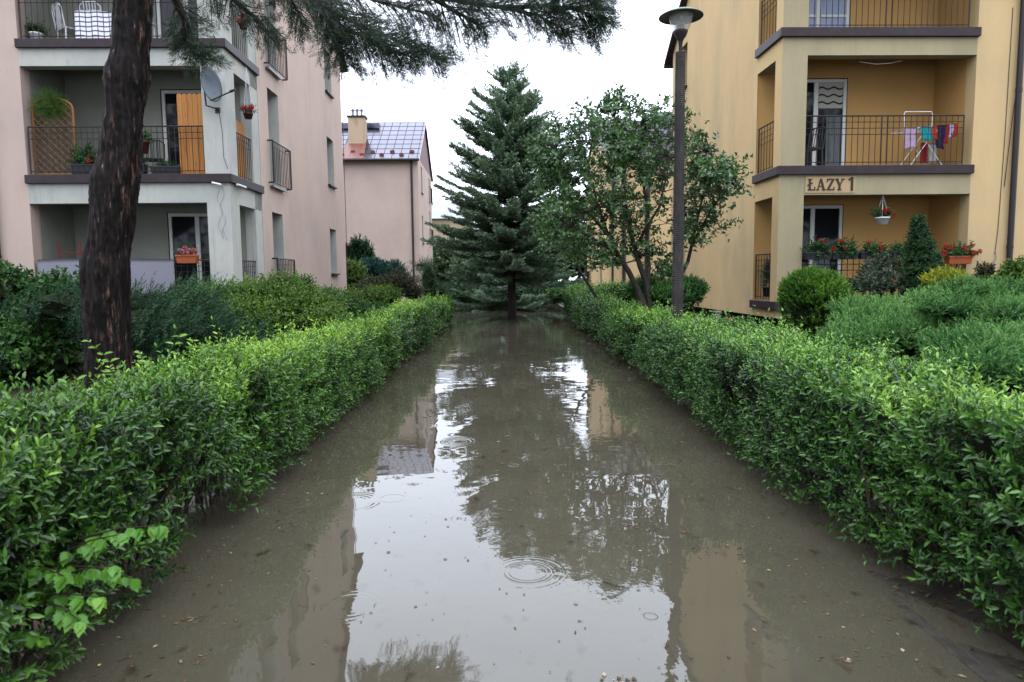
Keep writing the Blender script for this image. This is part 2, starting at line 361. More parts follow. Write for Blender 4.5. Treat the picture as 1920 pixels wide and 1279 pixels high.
# ------------------------------------------------------------------ buildings
YAW = .0234
def panel(mb, rv, O, A, N, a0, a1, z0, z1, holes, depth=.35):
    """wall sheet with rectangular holes and reveals; O origin, A along, N outward normal"""
    O, A, N = map(Vector, (O, A, N)); Zv = Vector((0, 0, 1))
    As = sorted({a0, a1, *[h[0] for h in holes], *[h[1] for h in holes]})
    Zs = sorted({z0, z1, *[h[2] for h in holes], *[h[3] for h in holes]})
    P = lambda a, z, dd=0: O + A*a + Zv*z - N*dd
    for i in range(len(As)-1):
        for j in range(len(Zs)-1):
            ca, cz = (As[i]+As[i+1])/2, (Zs[j]+Zs[j+1])/2
            if any(h[0] < ca < h[1] and h[2] < cz < h[3] for h in holes): continue
            mb.quad(P(As[i],Zs[j]), P(As[i+1],Zs[j]), P(As[i+1],Zs[j+1]), P(As[i],Zs[j+1]))
    for (h0, h1, y0, y1) in holes:
        rv.quad(P(h0,y0), P(h0,y1), P(h0,y1,depth), P(h0,y0,depth)); rv.quad(P(h1,y0), P(h1,y0,depth), P(h1,y1,depth), P(h1,y1))
        rv.quad(P(h0,y1), P(h1,y1), P(h1,y1,depth), P(h0,y1,depth)); rv.quad(P(h0,y0), P(h0,y0,depth), P(h1,y0,depth), P(h1,y0))
def window(parent, s, O, A, N, a0, a1, z0, z1, mull=(), glassmat='glass', name='window', trans=()):
    """framed pane in a rectangle; frame boxes built in the plane"""
    O, A, N = map(Vector, (O, A, N)); Zv = Vector((0, 0, 1)); f = MB()
    def bar(p0, p1, q0, q1, d0=0, d1=.06):
        c = [O+A*a_+Zv*z_+N*dd for dd in (d0, d1) for (a_, z_) in ((p0,q0),(p1,q0),(p1,q1),(p0,q1))]
        f.add(c, [(0,1,2,3),(4,7,6,5),(0,4,5,1),(1,5,6,2),(2,6,7,3),(3,7,4,0)])
    fw = .07
    bar(a0, a0+fw, z0, z1); bar(a1-fw, a1, z0, z1); bar(a0+fw, a1-fw, z0, z0+fw); bar(a0+fw, a1-fw, z1-fw, z1)
    for (m, w_) in mull: bar(m-w_/2, m+w_/2, z0+fw, z1-fw)
    for (t0, t1, zz) in trans: bar(t0, t1, zz-.03, zz+.03, 0, .055)
    fr = f.build(name, M['pvc'], parent, bevel=.006)
    gl = MB(); P = lambda a_, z_, dd: O+A*a_+Zv*z_+N*dd
    gl.quad(P(a0+fw/2,z0+fw/2,.025), P(a1-fw/2,z0+fw/2,.025), P(a1-fw/2,z1-fw/2,.025), P(a0+fw/2,z1-fw/2,.025))
    gl.build('glass', M[glassmat], fr)
    return fr
def railing(parent, p0, p1, z0, z1, step=.122, heavy=(), nrow=3, out=(0,0), name='railing', r=.007, row=.125):
    m = MB(); p0 = Vector(p0); p1 = Vector(p1); L = (p1-p0).length; d = (p1-p0)/L
    def bar(a, b, rr):   # square bar
        a = Vector(a); b = Vector(b); m.tube([a, b], rr*1.2, 4)
    m.tube([p0+Vector((0,0,z1)), p1+Vector((0,0,z1))], .016, 6)
    for k in range(1, nrow): bar(p0+Vector((0,0,z1-k*row)), p1+Vector((0,0,z1-k*row)), r*.9)
    bar(p0+Vector((0,0,z0+.05)), p1+Vector((0,0,z0+.05)), r)
    n = max(1, int(round(L/step)))
    for k in range(n+1):
        q = p0+d*(L*k/n); h = r*2 if k in (0, n) or k in heavy else r
        bar(q+Vector((0,0,z0)), q+Vector((0,0,z1)), h)
    return m.build(name, M['iron'], parent)

def block(s, origin, wallm, frontm, revm, bal, label, DEP, side_rear, Zt, floors, base, depthL, pil, frontw, gwins, length=13.0):
    """one apartment block; s=+1 stands right of the path, -1 left; u measured away from the path, y away from the camera"""
    root = empty('apartment_building', origin, YAW, label, 'apartment building')
    U = lambda u, y, z: (s*u, y, z); tf = lambda p: (s*p[0], p[1], p[2])
    gw, rv, fw_, gl, lg = MB(tf), MB(tf), MB(tf), MB(tf), MB(tf)
    ridge = DEP*.5; slope = .64
    # gable wall facing the path
    panel(gw, rv, (0, side_rear, 0), (0, 1, 0), (-1, 0, 0), 0, DEP-side_rear, base, Zt, [(h[0]-side_rear, h[1]-side_rear, h[2], h[3]) for h in gwins])
    gw.quad((0, pil[1], base), (0, pil[1], bal[0][0]), (0, side_rear, bal[0][0]), (0, side_rear, base)) if False else None
    # triangle of gable
    gw.add([(0,0,Zt),(0,DEP,Zt),(0,ridge,Zt+slope*ridge)], [(0,1,2)])
    # rear and outer wall, underside
    gw.quad((0,DEP,base),(length,DEP,base),(length,DEP,Zt),(0,DEP,Zt))
    gw.quad((0,side_rear,base),(length,side_rear,base),(length,DEP,base),(0,DEP,base))
    gw.build('gable_wall', wallm, root)
    for k_ in range(len(rv.f)//4):
        q_ = MB(); q_.add(rv.v[k_*16:k_*16+16], [(0,1,2,3),(4,5,6,7),(8,9,10,11),(12,13,14,15)]); q_.build('window_reveal', revm, root)
    # front wall beyond the loggia
    fw_.box(frontw, length, 0, .3, base, Zt); fw_.build('front_wall', wallm, root)
    # loggia: corner pillar, beams, inner walls
    gl.box(0, pil[0], 0, pil[1], base, Zt)
    for (zs, zb, ztop) in bal:              # slab top, opening bottom.., opening head
        pass
    heads = [b[1] for b in bal]; tops = [b[0] for b in bal[1:]] + [Zt]
    for hd, tp in zip(heads, tops):
        gl.box(pil[0], frontw, 0, .26, hd, tp-.004)
        gl.box(.0, .24, pil[1], side_rear, hd, tp-.004)
    gl.box(0, .24, side_rear-.0+.0, side_rear+.004, base, Zt) if False else None
    gl.box(pil[0], frontw, .02, .26, base, bal[0][0]-.19)
    if side_rear-depthL > .1: gl.box(0, .24, depthL-.01, side_rear-.001, base, Zt-.004)
    gl.build('loggia_frame', frontm, root)
    if s > 0:
        fc = MB(tf); fc.box(-.004, -.001, .0, pil[1], base, Zt); fc.box(-.004, -.001, pil[1], side_rear-.002, base, bal[0][0]-.19)
        for hd, tp in zip(heads, tops): fc.box(-.004, -.001, pil[1], side_rear-.002, hd, tp-.004)
        fc.build('side_render', wallm, root)
    # side skirt under first slab
    sk_ = MB(tf); sk_.box(.0, .24, pil[1], side_rear, base, bal[0][0]-.19); sk_.build('skirt_wall', wallm, root)
    lg.quad((frontw,.26,base),(frontw,depthL,base),(frontw,depthL,Zt),(frontw,.26,Zt))
    lr = MB(tf); holes = [(1.02, 2.06+(.0 if s > 0 else 0), b[0]+.04, b[0]+2.15) for b in bal]
    panel(lg, lr, (0, depthL, 0), (1, 0, 0), (0, -1, 0), 0.0, frontw, base, Zt, holes, depth=.12)
    for b, tp in zip(bal, tops):
        lg.quad((.2, .2, tp-.2), (frontw, .2, tp-.2), (frontw, depthL, tp-.2), (.2, depthL, tp-.2))
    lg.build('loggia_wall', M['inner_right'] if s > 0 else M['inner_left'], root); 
    for k_ in range(len(lr.f)//4):
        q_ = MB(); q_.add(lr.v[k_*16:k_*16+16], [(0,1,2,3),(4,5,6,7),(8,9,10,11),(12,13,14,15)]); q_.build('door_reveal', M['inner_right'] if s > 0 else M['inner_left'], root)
    # slabs with folded metal edge
    for b in bal:
        z = b[0]
        sl = MB(tf); sl.box(.02, frontw-.02, .02, depthL, z-.16, z-.01); sl.build('floor_slab', M['concrete'], root)
        e = MB(tf)
        e.box(-.07, frontw+.02, -.08, .0-.003, z-.18, z); e.box(-.07, -.003, -.003, side_rear+.03, z-.18, z)
        e.box(-.07, frontw+.0, -.003, .10, z, z+.012) if False else None
        e.build('slab_edge', M['brownmetal'], root, bevel=.01)
    # roof
    rf = MB(tf); oh = .36; ov = .20; t_ = .10
    for (ya, za, yb, zb) in ((-oh, Zt-slope*oh, ridge, Zt+slope*ridge), (DEP+oh, Zt-slope*oh, ridge, Zt+slope*ridge)):
        vs = [(-ov,ya,za),(length+ov,ya,za),(length+ov,yb,zb),(-ov,yb,zb)]
        vs += [(x, y, z+t_) for x, y, z in vs]
        rf.add(vs, [(0,1,2,3),(4,7,6,5),(0,4,5,1),(1,5,6,2),(2,6,7,3),(3,7,4,0)])
    rf.build('roof', M['brownmetal'], root)
    for yy_ in (-oh-.06, DEP+oh+.06):
        gt = MB(tf); gt.tube([(-ov, yy_, Zt-slope*oh-.02), (length, yy_, Zt-slope*oh-.02)], .075, 10); gt.build('gutter', M['pipe'], root)
    # recessed dark plinth
    pl = MB(tf); pl.box(.28, length-.3, .35, DEP-.3, -.4, base-.002); pl.build('plinth', M['dark'], root)
    # downpipe
    dp = MB(tf); pu = 4.88
    dp.tube([(pu,-.09,Zt-.35),(pu,-.09,.1)], .058, 12); dp.tube([(pu,-.09,2.0),(pu,-.09,2.08)], .066, 12); dp.tube([(pu,-.09,5.2),(pu,-.09,5.28)], .066, 12)
    dp.build('downpipe', M['pipe'], root)
    return root, tf

SL, HD = (.95, 3.75, 6.50), (3.16, 5.97, 8.72)
SLh = [(a_, b_, 0) for a_, b_ in zip(SL, HD)]
# -- left pink block
Lw = [(2.70, 3.55, .97, 3.22), (2.70, 3.55, 3.90, 6.27), (2.70, 3.55, 6.75, 9.05),
      (8.72, 9.62, 1.72, 3.24), (8.72, 9.62, 4.72, 6.30), (8.72, 9.62, 7.80, 9.2)]
LO = (-5.939, 14.7, 0)
left, tfL = block(-1, LO, M['pink'], M['grey'], M['grey'], SLh, 'pink rendered apartment block with pale grey corner loggias behind the pine trunk, left', 11.1, 1.95, 9.5, 3, .25, 1.5, (.50, .50), 4.2, Lw, 15)
for (h0, h1, z0, z1) in Lw:
    window(left, -1, (-.34, 0, 0), (0, 1, 0), (1, 0, 0), h0, h1, z0, z1)
for z in (.95, 3.85, 6.72):     # french window guards
    m = MB()
    za, zb = z+.08, z+1.10
    m.tube([(.0,2.55,zb),(.13,2.55,zb)], .02, 4); m.tube([(.0,4.0,zb),(.13,4.0,zb)], .02, 4)
    m.tube([(.0,2.55,za),(.13,2.55,za)], .02, 4); m.tube([(.0,4.0,za),(.13,4.0,za)], .02, 4)
    for zz in (za, zb, zb-.14): m.tube([(.13,2.55,zz),(.13,4.0,zz)], .018 if zz != zb-.14 else .008, 4)
    for k in range(12):
        y = 2.55+1.45*k/11; m.tube([(.13,y,za),(.13,y,zb)], .022 if k in (0,11) else .009, 4)
    m.build('window_guard', M['iron'], left)
    sl = MB(); sl.box(.003, .10, 2.62, 3.65, z-.02, z+.02); sl.build('sill', M['steel'], left)
for (h0, h1, z0, z1) in Lw[3:]:
    sl = MB(); sl.box(.003, .09, h0-.04, h1+.06, z0-.05, z0-.003); sl.build('sill', M['iron'], left)
ac = MB(); ac.box(.002, .008, 1.955, 1.975, .3, 9.5); ac.build('corner_strip', M['grey'], left)
# downspout on the far corner
dp = MB(); dp.tube([(.02, 11.2, 9.2), (.02, 11.2, .2)], .012, 6); dp.build('lightning_rod', M['iron'], left)
for z, cur in ((.95, 1), (3.75, 0), (6.5, 0)):
    d = window(left, -1, (0, 1.58, 0), (-1, 0, 0), (0, -1, 0), 1.04, 2.04, z+.06, z+2.13, mull=[(1.38, .10)], name='balcony_door')
    if cur:
        c = MB(); 
        for k in range(7):
            x0 = -1.45-.028*k; c.quad((x0,1.560-.004*(k%2),z+.12),(x0-.028,1.560-.004*((k+1)%2),z+.12),(x0-.028,1.560-.004*((k+1)%2),z+2.05),(x0,1.560-.004*(k%2),z+2.05))
        c.build('curtain', M['curtain'], d)
# side railings + front railings
for z in SL:
    railing(left, (-.52, .05, 0), (-4.15, .05, 0), z+.03, z+1.0, heavy=(14,), name='front_railing')
    railing(left, (-.05, .55, 0), (-.05, 1.5, 0), z+.03, z+1.0, step=.12, name='side_railing')
# -- right ochre block
Rw = [(7.05, 7.72, 1.8, 3.2), (7.05, 7.72, 4.65, 6.05), (7.05, 7.72, 7.3, 8.6)]
RO = (5.58, 14.4, 0)
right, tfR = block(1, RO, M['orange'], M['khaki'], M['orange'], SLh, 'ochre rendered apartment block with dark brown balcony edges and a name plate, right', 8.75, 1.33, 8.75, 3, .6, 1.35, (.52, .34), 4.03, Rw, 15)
for (h0, h1, z0, z1) in Rw:
    window(right, 1, (.34, 0, 0), (0, 1, 0), (-1, 0, 0), h0, h1, z0, z1)
    sl = MB(); sl.box(-.09, -.003, h0-.04, h1+.06, z0-.05, z0-.003); sl.build('sill', M['iron'], right)
for z in SL:
    railing(right, (.53, .05, 0), (3.86, .05, 0), z+.03, z+1.02, heavy=(13, 14), nrow=4, name='front_railing')
    railing(right, (.05, .36, 0), (.05, 1.3, 0), z+.03, z+1.02, step=.16, nrow=4, name='side_railing')
for i, z in enumerate(SL):
    tr = [(1.41, 2.0, z+1.32), (1.05, 1.3, z+1.32)] if i == 2 else []
    if i == 2: tr += [(1.41, 2.0, z+.75), (1.05, 1.3, z+.75)]
    d = window(right, 1, (0, 1.43, 0), (1, 0, 0), (0, -1, 0), 1.03, 2.05, z+.06, z+2.13, mull=[(1.36, .10)], name='balcony_door', trans=tr, glassmat='glass' if i < 2 else 'bluecurtain')
    if i == 1:
        c = MB(); c.quad((1.43,1.40,z+1.5),(1.98,1.40,z+1.5),(1.98,1.40,z+2.06),(1.43,1.40,z+2.06)); bl = c.build('blind', M['blind'], d)
        for zz in (1.6, 1.76, 1.92):
            c = MB()
            for k in range(22):
                x0, x1 = 1.43+.025*k, 1.43+.025*(k+1); a0_, a1_ = [.022*sin((x-1.43)*2*pi/.27) for x in (x0, x1)]
                c.quad((x0,1.396,z+zz+a0_),(x1,1.396,z+zz+a1_),(x1,1.396,z+zz+.035+a1_),(x0,1.396,z+zz+.035+a0_))
            c.build('wave_stripe', M['black'], bl)
    if i < 2:
        c = MB(); xr = 1.62 if i else 1.43
        for k in range(13):
            x0 = xr+.028*k
            if x0 > 1.95: break
            c.quad((x0,1.402-.004*(k%2),z+.12),(x0+.028,1.402-.004*((k+1)%2),z+.12),(x0+.028,1.402-.004*((k+1)%2),z+(1.1 if i == 0 else 1.35)),(x0,1.402-.004*(k%2),z+(1.1 if i == 0 else 1.35)))
        c.build('curtain', M['curtain'], d)
# vent notch and grounding cable
cb = MB(); cb.tube([(4.72,-.012,6.9),(4.70,-.012,4.2),(4.66,-.012,2.4),(4.62,-.012,1.9)], .006, 5); cb.tube([(4.9,-.16,6.6),(4.80,-.05,4.6),(4.74,-.02,3.3)], .008, 5)
cb.build('cable', M['iron'], right)
cb = MB(); cb.box(4.55, 4.61, -.045, -.002, 1.05, 1.72); cb.tube([(4.58,-.03,1.72),(4.63,-.05,1.80),(4.62,-.03,1.95)], .010, 6); cb.build('cable_duct', M['steel'], right)

# name plate
def W(root_o, u, y, z, s=1):
    c_, s_ = cos(YAW), sin(YAW); x = s*u
    return (root_o[0]+x*c_-y*s_, root_o[1]+x*s_+y*c_, root_o[2]+z)
sg = empty('address_sign', W(RO, .54, -.012, 3.20), YAW, 'ochre plate with dark letters ŁAZY 1 on the beam under the middle balcony', 'sign')
p = MB(); p.box(0, 1.05, -.004, .008, 0, .33); p.build('plate', M['signplate'], sg)
lt = MB()
def stroke(x0, z0, x1, z1, wd):
    d_ = Vector((x1-x0, 0, z1-z0)); n_ = Vector((-d_.z, 0, d_.x)).normalized()*wd/2
    a_, b2 = Vector((x0, 0, z0)), Vector((x1, 0, z1))
    base_ = [a_-n_, b2-n_, b2+n_, a_+n_]
    k_ = stroke.k = getattr(stroke, 'k', 0)+1; yo = -.016-.0003*(k_ % 7)
    lt.add([v+Vector((0, yo, 0)) for v in base_]+[v+Vector((0, -.0045, 0)) for v in base_], [(0,1,2,3),(4,7,6,5),(0,4,5,1),(1,5,6,2),(2,6,7,3),(3,7,4,0)])
def letter(ch, x):
    z0, z1, T = .05, .285, .042
    if ch == 'L':
        stroke(x+.05, z0, x+.05, z1, T); stroke(x+.01, z0+.012, x+.165, z0+.012, .024); stroke(x+.155, z0+.0, x+.155, z0+.075, .020)
        stroke(x+.01, z1-.01, x+.10, z1-.01, .02); stroke(x+.0, z0+.10, x+.11, z0+.155, .028)
    if ch == 'A':
        stroke(x+.03, z0, x+.09, z1, .020); stroke(x+.165, z0, x+.095, z1, T); stroke(x+.05, z0+.08, x+.15, z0+.08, .018)
        stroke(x+.0, z0+.01, x+.065, z0+.01, .02); stroke(x+.125, z0+.01, x+.205, z0+.01, .02)
    if ch == 'Z':
        stroke(x+.01, z1-.012, x+.155, z1-.012, .024); stroke(x+.01, z0+.012, x+.165, z0+.012, .024); stroke(x+.03, z0+.01, x+.14, z1-.01, T)
        stroke(x+.015, z1-.07, x+.015, z1, .018); stroke(x+.158, z0, x+.158, z0+.07, .018)
    if ch == 'Y':
        stroke(x+.03, z1, x+.092, z0+.11, T); stroke(x+.165, z1, x+.105, z0+.11, .020); stroke(x+.095, z0, x+.095, z0+.12, T)
        stroke(x+.0, z1-.01, x+.07, z1-.01, .02); stroke(x+.13, z1-.01, x+.20, z1-.01, .02); stroke(x+.05, z0+.01, x+.14, z0+.01, .02)
    if ch == '1':
        stroke(x+.075, z0-.01, x+.075, z1+.035, .05); stroke(x+.0, z1-.03, x+.075, z1+.02, .035)
for ch, x in (('L', .04), ('A', .225), ('Z', .44), ('Y', .62), ('1', .90)): letter(ch, x)
lt.build('lettering', M['letters'], sg)

# -- far houses
def far_house(s, origin, wallm, label, fr=11.0, dep=8.0, Ze=8.25, Zr=10.95):
    root = empty('gabled_house', origin, YAW, label, 'house'); tf = lambda p: (s*p[0], p[1], p[2])
    g_, rv, f_ = MB(tf), MB(tf), MB(tf)
    wins = [(1.5,2.2,6.5,8.0),(1.5,2.2,3.6,5.2),(1.5,2.2,.9,2.4),(6.2,6.9,.9,2.9),(6.2,6.9,3.7,5.9),(6.2,6.9,6.4,8.0)]
    panel(g_, rv, (0,0,0), (0,1,0), (-1,0,0), 0, dep, 0, Ze, wins, .25)
    g_.box(.0, .5, -.004, .0-.002, 0, Ze) if False else None
    g_.build('gable_wall', wallm, root); rv.build('window_reveal', M['grey'] if s < 0 else wallm, root)
    panel(f_, MB(), (0,0,0), (1,0,0), (0,-1,0), .0, fr, 0, Ze, []); f_.quad((0,dep,0),(fr,dep,0),(fr,dep,Ze),(0,dep,Ze)); f_.quad((fr,0,0),(fr,dep,0),(fr,dep,Ze),(fr,0,Ze))
    f_.build('front_wall', wallm, root)
    t3 = MB(tf); t3.add([(0,0,Ze),(0,dep,Ze),(0,dep/2,Zr-.05)], [(0,1,2)]); t3.build('gable_top', M['gable'] if s < 0 else wallm, root)
    for (h0, h1, z0, z1) in wins:
        window(root, s, (s*.22,0,0), (0,1,0), (-s,0,0), h0, h1, z0, z1)
        if h0 < 3: q = MB(tf); q.box(-.08, -.003, h0-.03, h1+.03, z0-.06, z0-.004); q.build('sill', M['iron'], root)
    for z in (.9, 3.7, 6.4):
        q = MB(tf)
        for k in range(9): q.tube([(-.14,5.9+.16*k,z),(-.14,5.9+.16*k,z+1)], .012, 4)
        for zz in (z, z+1): q.tube([(0,5.9,zz),(-.14,5.9,zz),(-.14,7.18,zz),(0,7.18,zz)], .02, 4)
        q.build('window_guard', M['iron'], root)
    sl = (Zr-Ze)/(dep/2); oh = .3; th = .09
    rf = MB(tf)
    for (ya, za, yb, zb) in ((-oh, Ze-sl*oh, dep/2, Zr), (dep+oh, Ze-sl*oh, dep/2, Zr)):
        vs = [(-.12,ya,za),(fr+.1,ya,za),(fr+.1,yb,zb),(-.12,yb,zb)]; vs += [(x,y,z+th) for x,y,z in vs]
        rf.add(vs, [(0,1,2,3),(4,7,6,5),(0,4,5,1),(1,5,6,2),(2,6,7,3),(3,7,4,0)])
    r = rf.build('roof', M['roof'] if s < 0 else M['brownmetal'], root)
    if s < 0:
        on = lambda u, t, h: (u, -oh+(dep/2+oh)*t, Ze-sl*oh+(Zr-Ze+sl*oh)*t+th+h)
        sm = MB(tf)
        for k in range(24): u = .02+.47*k; sm.tube([on(u,0,.012), on(u,1,.012)], .018, 4)
        for k in range(1, 9): sm.tube([on(-.1,k/8,.006), on(fr,k/8,.006)], .012, 4)
        sm.build('roof_seam', M['brownmetal'], r)
        for k in range(18):
            u = .35+.55*k; tt = .075 if k % 2 else .15
            q = MB(tf); a_ = Vector(on(u-.13,tt,.0)); b2 = Vector(on(u+.13,tt,.0)); up = Vector((0,-.02,.15))
            q.add([a_, a_+up*.7, (a_+b2)/2+up*1.0, b2+up*.7, b2, a_+Vector((0,.04,0)), a_+up*.7+Vector((0,.03,0)), (a_+b2)/2+up+Vector((0,.03,0)), b2+up*.7+Vector((0,.03,0)), b2+Vector((0,.04,0))],
                  [(0,1,2,3,4),(9,8,7,6,5),(0,5,6,1),(1,6,7,2),(2,7,8,3),(3,8,9,4)])
            q.build('snow_guard', M['roofred'], r)
        rp = MB(tf); rp.add([on(2.95,.0,.025), on(4.35,.0,.025), on(4.15,.62,.025), on(3.15,.62,.025)], [(0,1,2,3)]); rp.build('bare_roof_patch', M['roofred'], r)
        ch = MB(tf); ch.box(3.12, 4.08, 1.35, 2.0, 9.0, 10.75); c_ = ch.build('chimney', M['chimney'], root)
        cc = MB(tf); cc.box(3.06, 4.14, 1.29, 2.06, 10.75, 10.85); cc.build('chimney_cap', M['brownmetal'], c_)
        for u in (3.35, 3.6, 3.85):
            q = MB(tf); q.lathe([(.075,0),(.075,.3),(.13,.32),(.13,.36),(.05,.38),(.05,.42),(.11,.43),(.02,.47)], (u,1.67,10.85), 10); q.build('chimney_pot', M['steel'], c_)
        sk2 = MB(tf); sk2.box(2.6, 5.2, 3.1, 3.9, 10.50, 10.80); sk2.build('skylight', M['roof'], root)
    gt = MB(tf); gt.tube([(-.12,-oh-.06,Ze-sl*oh+.02),(fr,-oh-.06,Ze-sl*oh+.02)], .08, 8); gt.build('gutter', M['pipe'], root)
    dp = MB(tf); dp.tube([(.36,-.08,Ze-.2),(.36,-.08,.1)], .06, 8); dp.build('downpipe', M['pipe'], root)
    return root
far_house(-1, (-5.15, 38.8, 0), M['pink'], 'pink gabled house with a shiny wet metal roof and chimney beyond the left block')
fh = far_house(1, (5.36, 38.8, 0), M['orange'], 'ochre gabled house glimpsed behind the broadleaf tree, right')
dp = MB(); dp.tube([(2.3,-.1,8.0),(2.3,-.1,.8)], .14, 8); dp.tube([(1.0,-.1,8.0),(1.0,-.1,.8)], .10, 8); dp.build('downpipe', M['pipe'], fh)
ch = MB(); ch.box(3.1, 4.0, 1.3, 2.0, 8.9, 10.9); ch.build('chimney', M['steel'], fh)
# grey house at the very end
eb = empty('distant_building', (-6.4, 66, 0), 0, 'small pale building with a balcony glimpsed left of the tall spruce', 'building')
m = MB(); m.box(-4, 2.2, 0, 8, 0, 7.2); m.build('wall', M['chimney'], eb)
m = MB(); m.add([(-4.3,-.4,7.2),(2.5,-.4,7.2),(2.5,8.4,7.2),(-4.3,8.4,7.2),(-4.3,4,9.2),(2.5,4,9.2)], [(0,1,5,4),(2,3,4,5),(1,2,5),(3,0,4),(0,3,2,1)]); m.build('roof', M['steel'], eb)
for x in (-2.6, .4, 1.3):
    for z in (1.6, 4.4): window(eb, 1, (0,-.06,0), (1,0,0), (0,-1,0), x, x+.75, z, z+1.5)
m = MB(); m.box(.1, 2.3, -1.0, -.003, 3.7, 3.85); m.box(.1, 2.3, -1.0, -.95, 3.85, 4.7); m.build('balcony', M['grey'], eb)

# ------------------------------------------------------------------ hedges
def hedge(name, label, s, xs, thick, h0, y0, y1, mat_, seed, low=0.05, dens=1.0):
    """trimmed hedge along the path; s side, xs(y) inner face distance"""
    rng = np.random.default_rng(seed); root = empty(name, (s*(xs(y0)+thick/2), y0, 0), 0, label, 'hedge'); org = np.array([root.location.x, root.location.y, 0])
    nz = Noise3(seed, 2.2); nz2 = Noise3(seed+1, 6.0); hol = Noise3(seed+8, 4.5); clump = Noise3(seed+3, 1.3); parts = []
    bands = [(y0, 3.2, 330, .041, .0165, 7, True), (3.2, 6.0, 340, .040, .0165, 6, True), (6.0, 10.0, 260, .043, .0180, 6, False), (10.0, 16.0, 150, .056, .023, 6, False), (16.0, y1, 85, .075, .031, 6, False)]
    hf = lambda y: h0 - (h0-.79)*np.clip((y-3)/7, 0, 1)
    def lump(Pt): return .095*nz(Pt) + .05*nz2(Pt)
    for (ya, yb, dn, ll, lw, K, hi) in bands:
        yb = min(yb, y1)
        if yb <= ya: continue
        for face in ('side', 'top', 'back', 'in', 'end'):
            h = h0; area = (yb-ya)*{'side': h, 'top': thick, 'back': h*.5, 'in': h*.8, 'end': 0}[face]
            if face == 'end':
                if yb < y1-.01: continue
                area = thick*h
            n = int(area*dn*dens*{'side': 1.0, 'top': 1.35, 'back': .5, 'in': .5, 'end': 1}[face])
            y = ya+(yb-ya)*rng.random(n); q = rng.random(n); X0 = xs(y); h = hf(y)
            if face == 'side':
                z = low + (h-low)*q**.85
                x = X0 + .05 + .22*(z/h-.5)**4*3; P = np.stack([s*x, y, z], 1)
                D = np.stack([np.full(n, -s*.75), np.zeros(n), .25+.6*z/h], 1)
            elif face == 'top':
                x = X0 + .06 + (thick-.1)*q; z = h - .07 - .25*(np.clip(.15-q, 0, 1)) ; P = np.stack([s*x, y, z], 1)
                D = np.stack([-s*np.clip(.35-q, 0, 1)*.9, np.zeros(n), np.ones(n)], 1)
            elif face == 'back':
                z = h*(.45+.5*q); P = np.stack([s*(X0+thick-.05), y, z], 1); D = np.stack([np.full(n, s*.6), np.zeros(n), np.full(n, .6)], 1)
            elif face == 'in':
                z = .12+(h-.3)*q; P = np.stack([s*(X0+.18+.1*rng.random(n)), y, z], 1); D = np.stack([np.full(n, -s*.6), np.zeros(n), np.full(n, .6)], 1)
            else:
                y = np.full(n, y1-.05); X0 = xs(y); h = hf(y); z = h*rng.random(n)**.8; P = np.stack([s*(X0+thick*q), y, z], 1); D = np.stack([np.zeros(n), np.full(n, .3), np.full(n, .8)], 1)
            lp = lump(P)
            P = P + nrm(D)*(lp - .02 - .05*np.clip(hol(P)-.35, 0, 1))[:, None]
            D = nrm(D) + rng.normal(size=(n, 3))*.34
            L_ = (.09+.10*rng.random(n))*(ll/.05)**.5
            hollow = hol(P) + .25*rng.normal(size=n)                       # thin, twiggy hollows between the fuller sprays
            kp = hollow < (.62 if face in ('side', 'in') else .95 if face == 'top' else 2)
            wild = kp & (rng.random(n) < (.035 if face == 'side' else .02)); L_ = np.where(wild, L_+.08+.10*rng.random(n), L_)
            P, D, L_, n = P[kp], D[kp], L_[kp], int(kp.sum()); z = P[:, 2]; h = hf(P[:, 1])
            if face == 'top':
                tall = rng.random(n) < .12; L_ = np.where(tall, L_+.06+.12*rng.random(n), L_)
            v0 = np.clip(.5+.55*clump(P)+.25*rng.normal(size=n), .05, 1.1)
            v0 = v0*{'side': .62, 'top': 1.45, 'back': .6, 'in': .05, 'end': .9}[face]  # shade put into leaf tone: dark sides and inside, bright top
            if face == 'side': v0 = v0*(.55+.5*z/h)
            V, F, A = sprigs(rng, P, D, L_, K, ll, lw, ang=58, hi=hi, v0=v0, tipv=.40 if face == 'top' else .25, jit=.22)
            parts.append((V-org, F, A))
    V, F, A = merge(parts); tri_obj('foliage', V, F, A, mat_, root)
    # woody inside: solid twig core painted dark as the shaded interior, and stems rising out of the water
    m = MB(); st = np.arange(y0+.1, y1-.2, .5); prof = []
    for y in st:
        X0 = float(xs(np.array([y]))[0]); row = []
        for (fx, fz) in ((.34,.30),(.28,.62),(.40,.84),(.70,.88),(.80,.62),(.72,.30)):
            jx, jz = rng.normal()*.03, rng.normal()*.03
            row.append((s*(X0+thick*fx+jx)-org[0], y-org[1], float(hf(y))*fz+jz))
        prof.append(row)
    vs = [p for r in prof for p in r]; fs = []
    for i in range(len(prof)-1):
        for k in range(6): fs.append((i*6+k, i*6+(k+1) % 6, (i+1)*6+(k+1) % 6, (i+1)*6+k))
    fs.append(tuple(range(6))); fs.append(tuple((len(prof)-1)*6+k for k in range(6)))
    m.add(vs, fs); m.build('dark_twig_core', M['core'], root)
    m = MB(); y = y0
    while y < y1:
        X0 = float(xs(np.array([y]))[0])
        for k in range(3 if y < 8 else 1):
            bx = X0+.24+rng.random()*thick*.4; by = y+rng.normal()*.05
            pts = [(s*bx-org[0], by-org[1], -.2)]
            for q in range(1, 5):
                pts.append((s*(bx+rng.normal()*.035*q-.02*q)-org[0], by+rng.normal()*.04*q-org[1], -.2+q*.26))
            m.tube(pts, [.010,.009,.007,.005,.003], 5)
        y += .13 if y < 8 else .5
    tag(m.build('stem', M['twig'], root), kind='stuff')
    return root
xsR = lambda y: 1.76 + .012*(y-2) + .05*np.sin(y*.9) + .30*np.clip((3.4-y)/2.2, 0, 1)
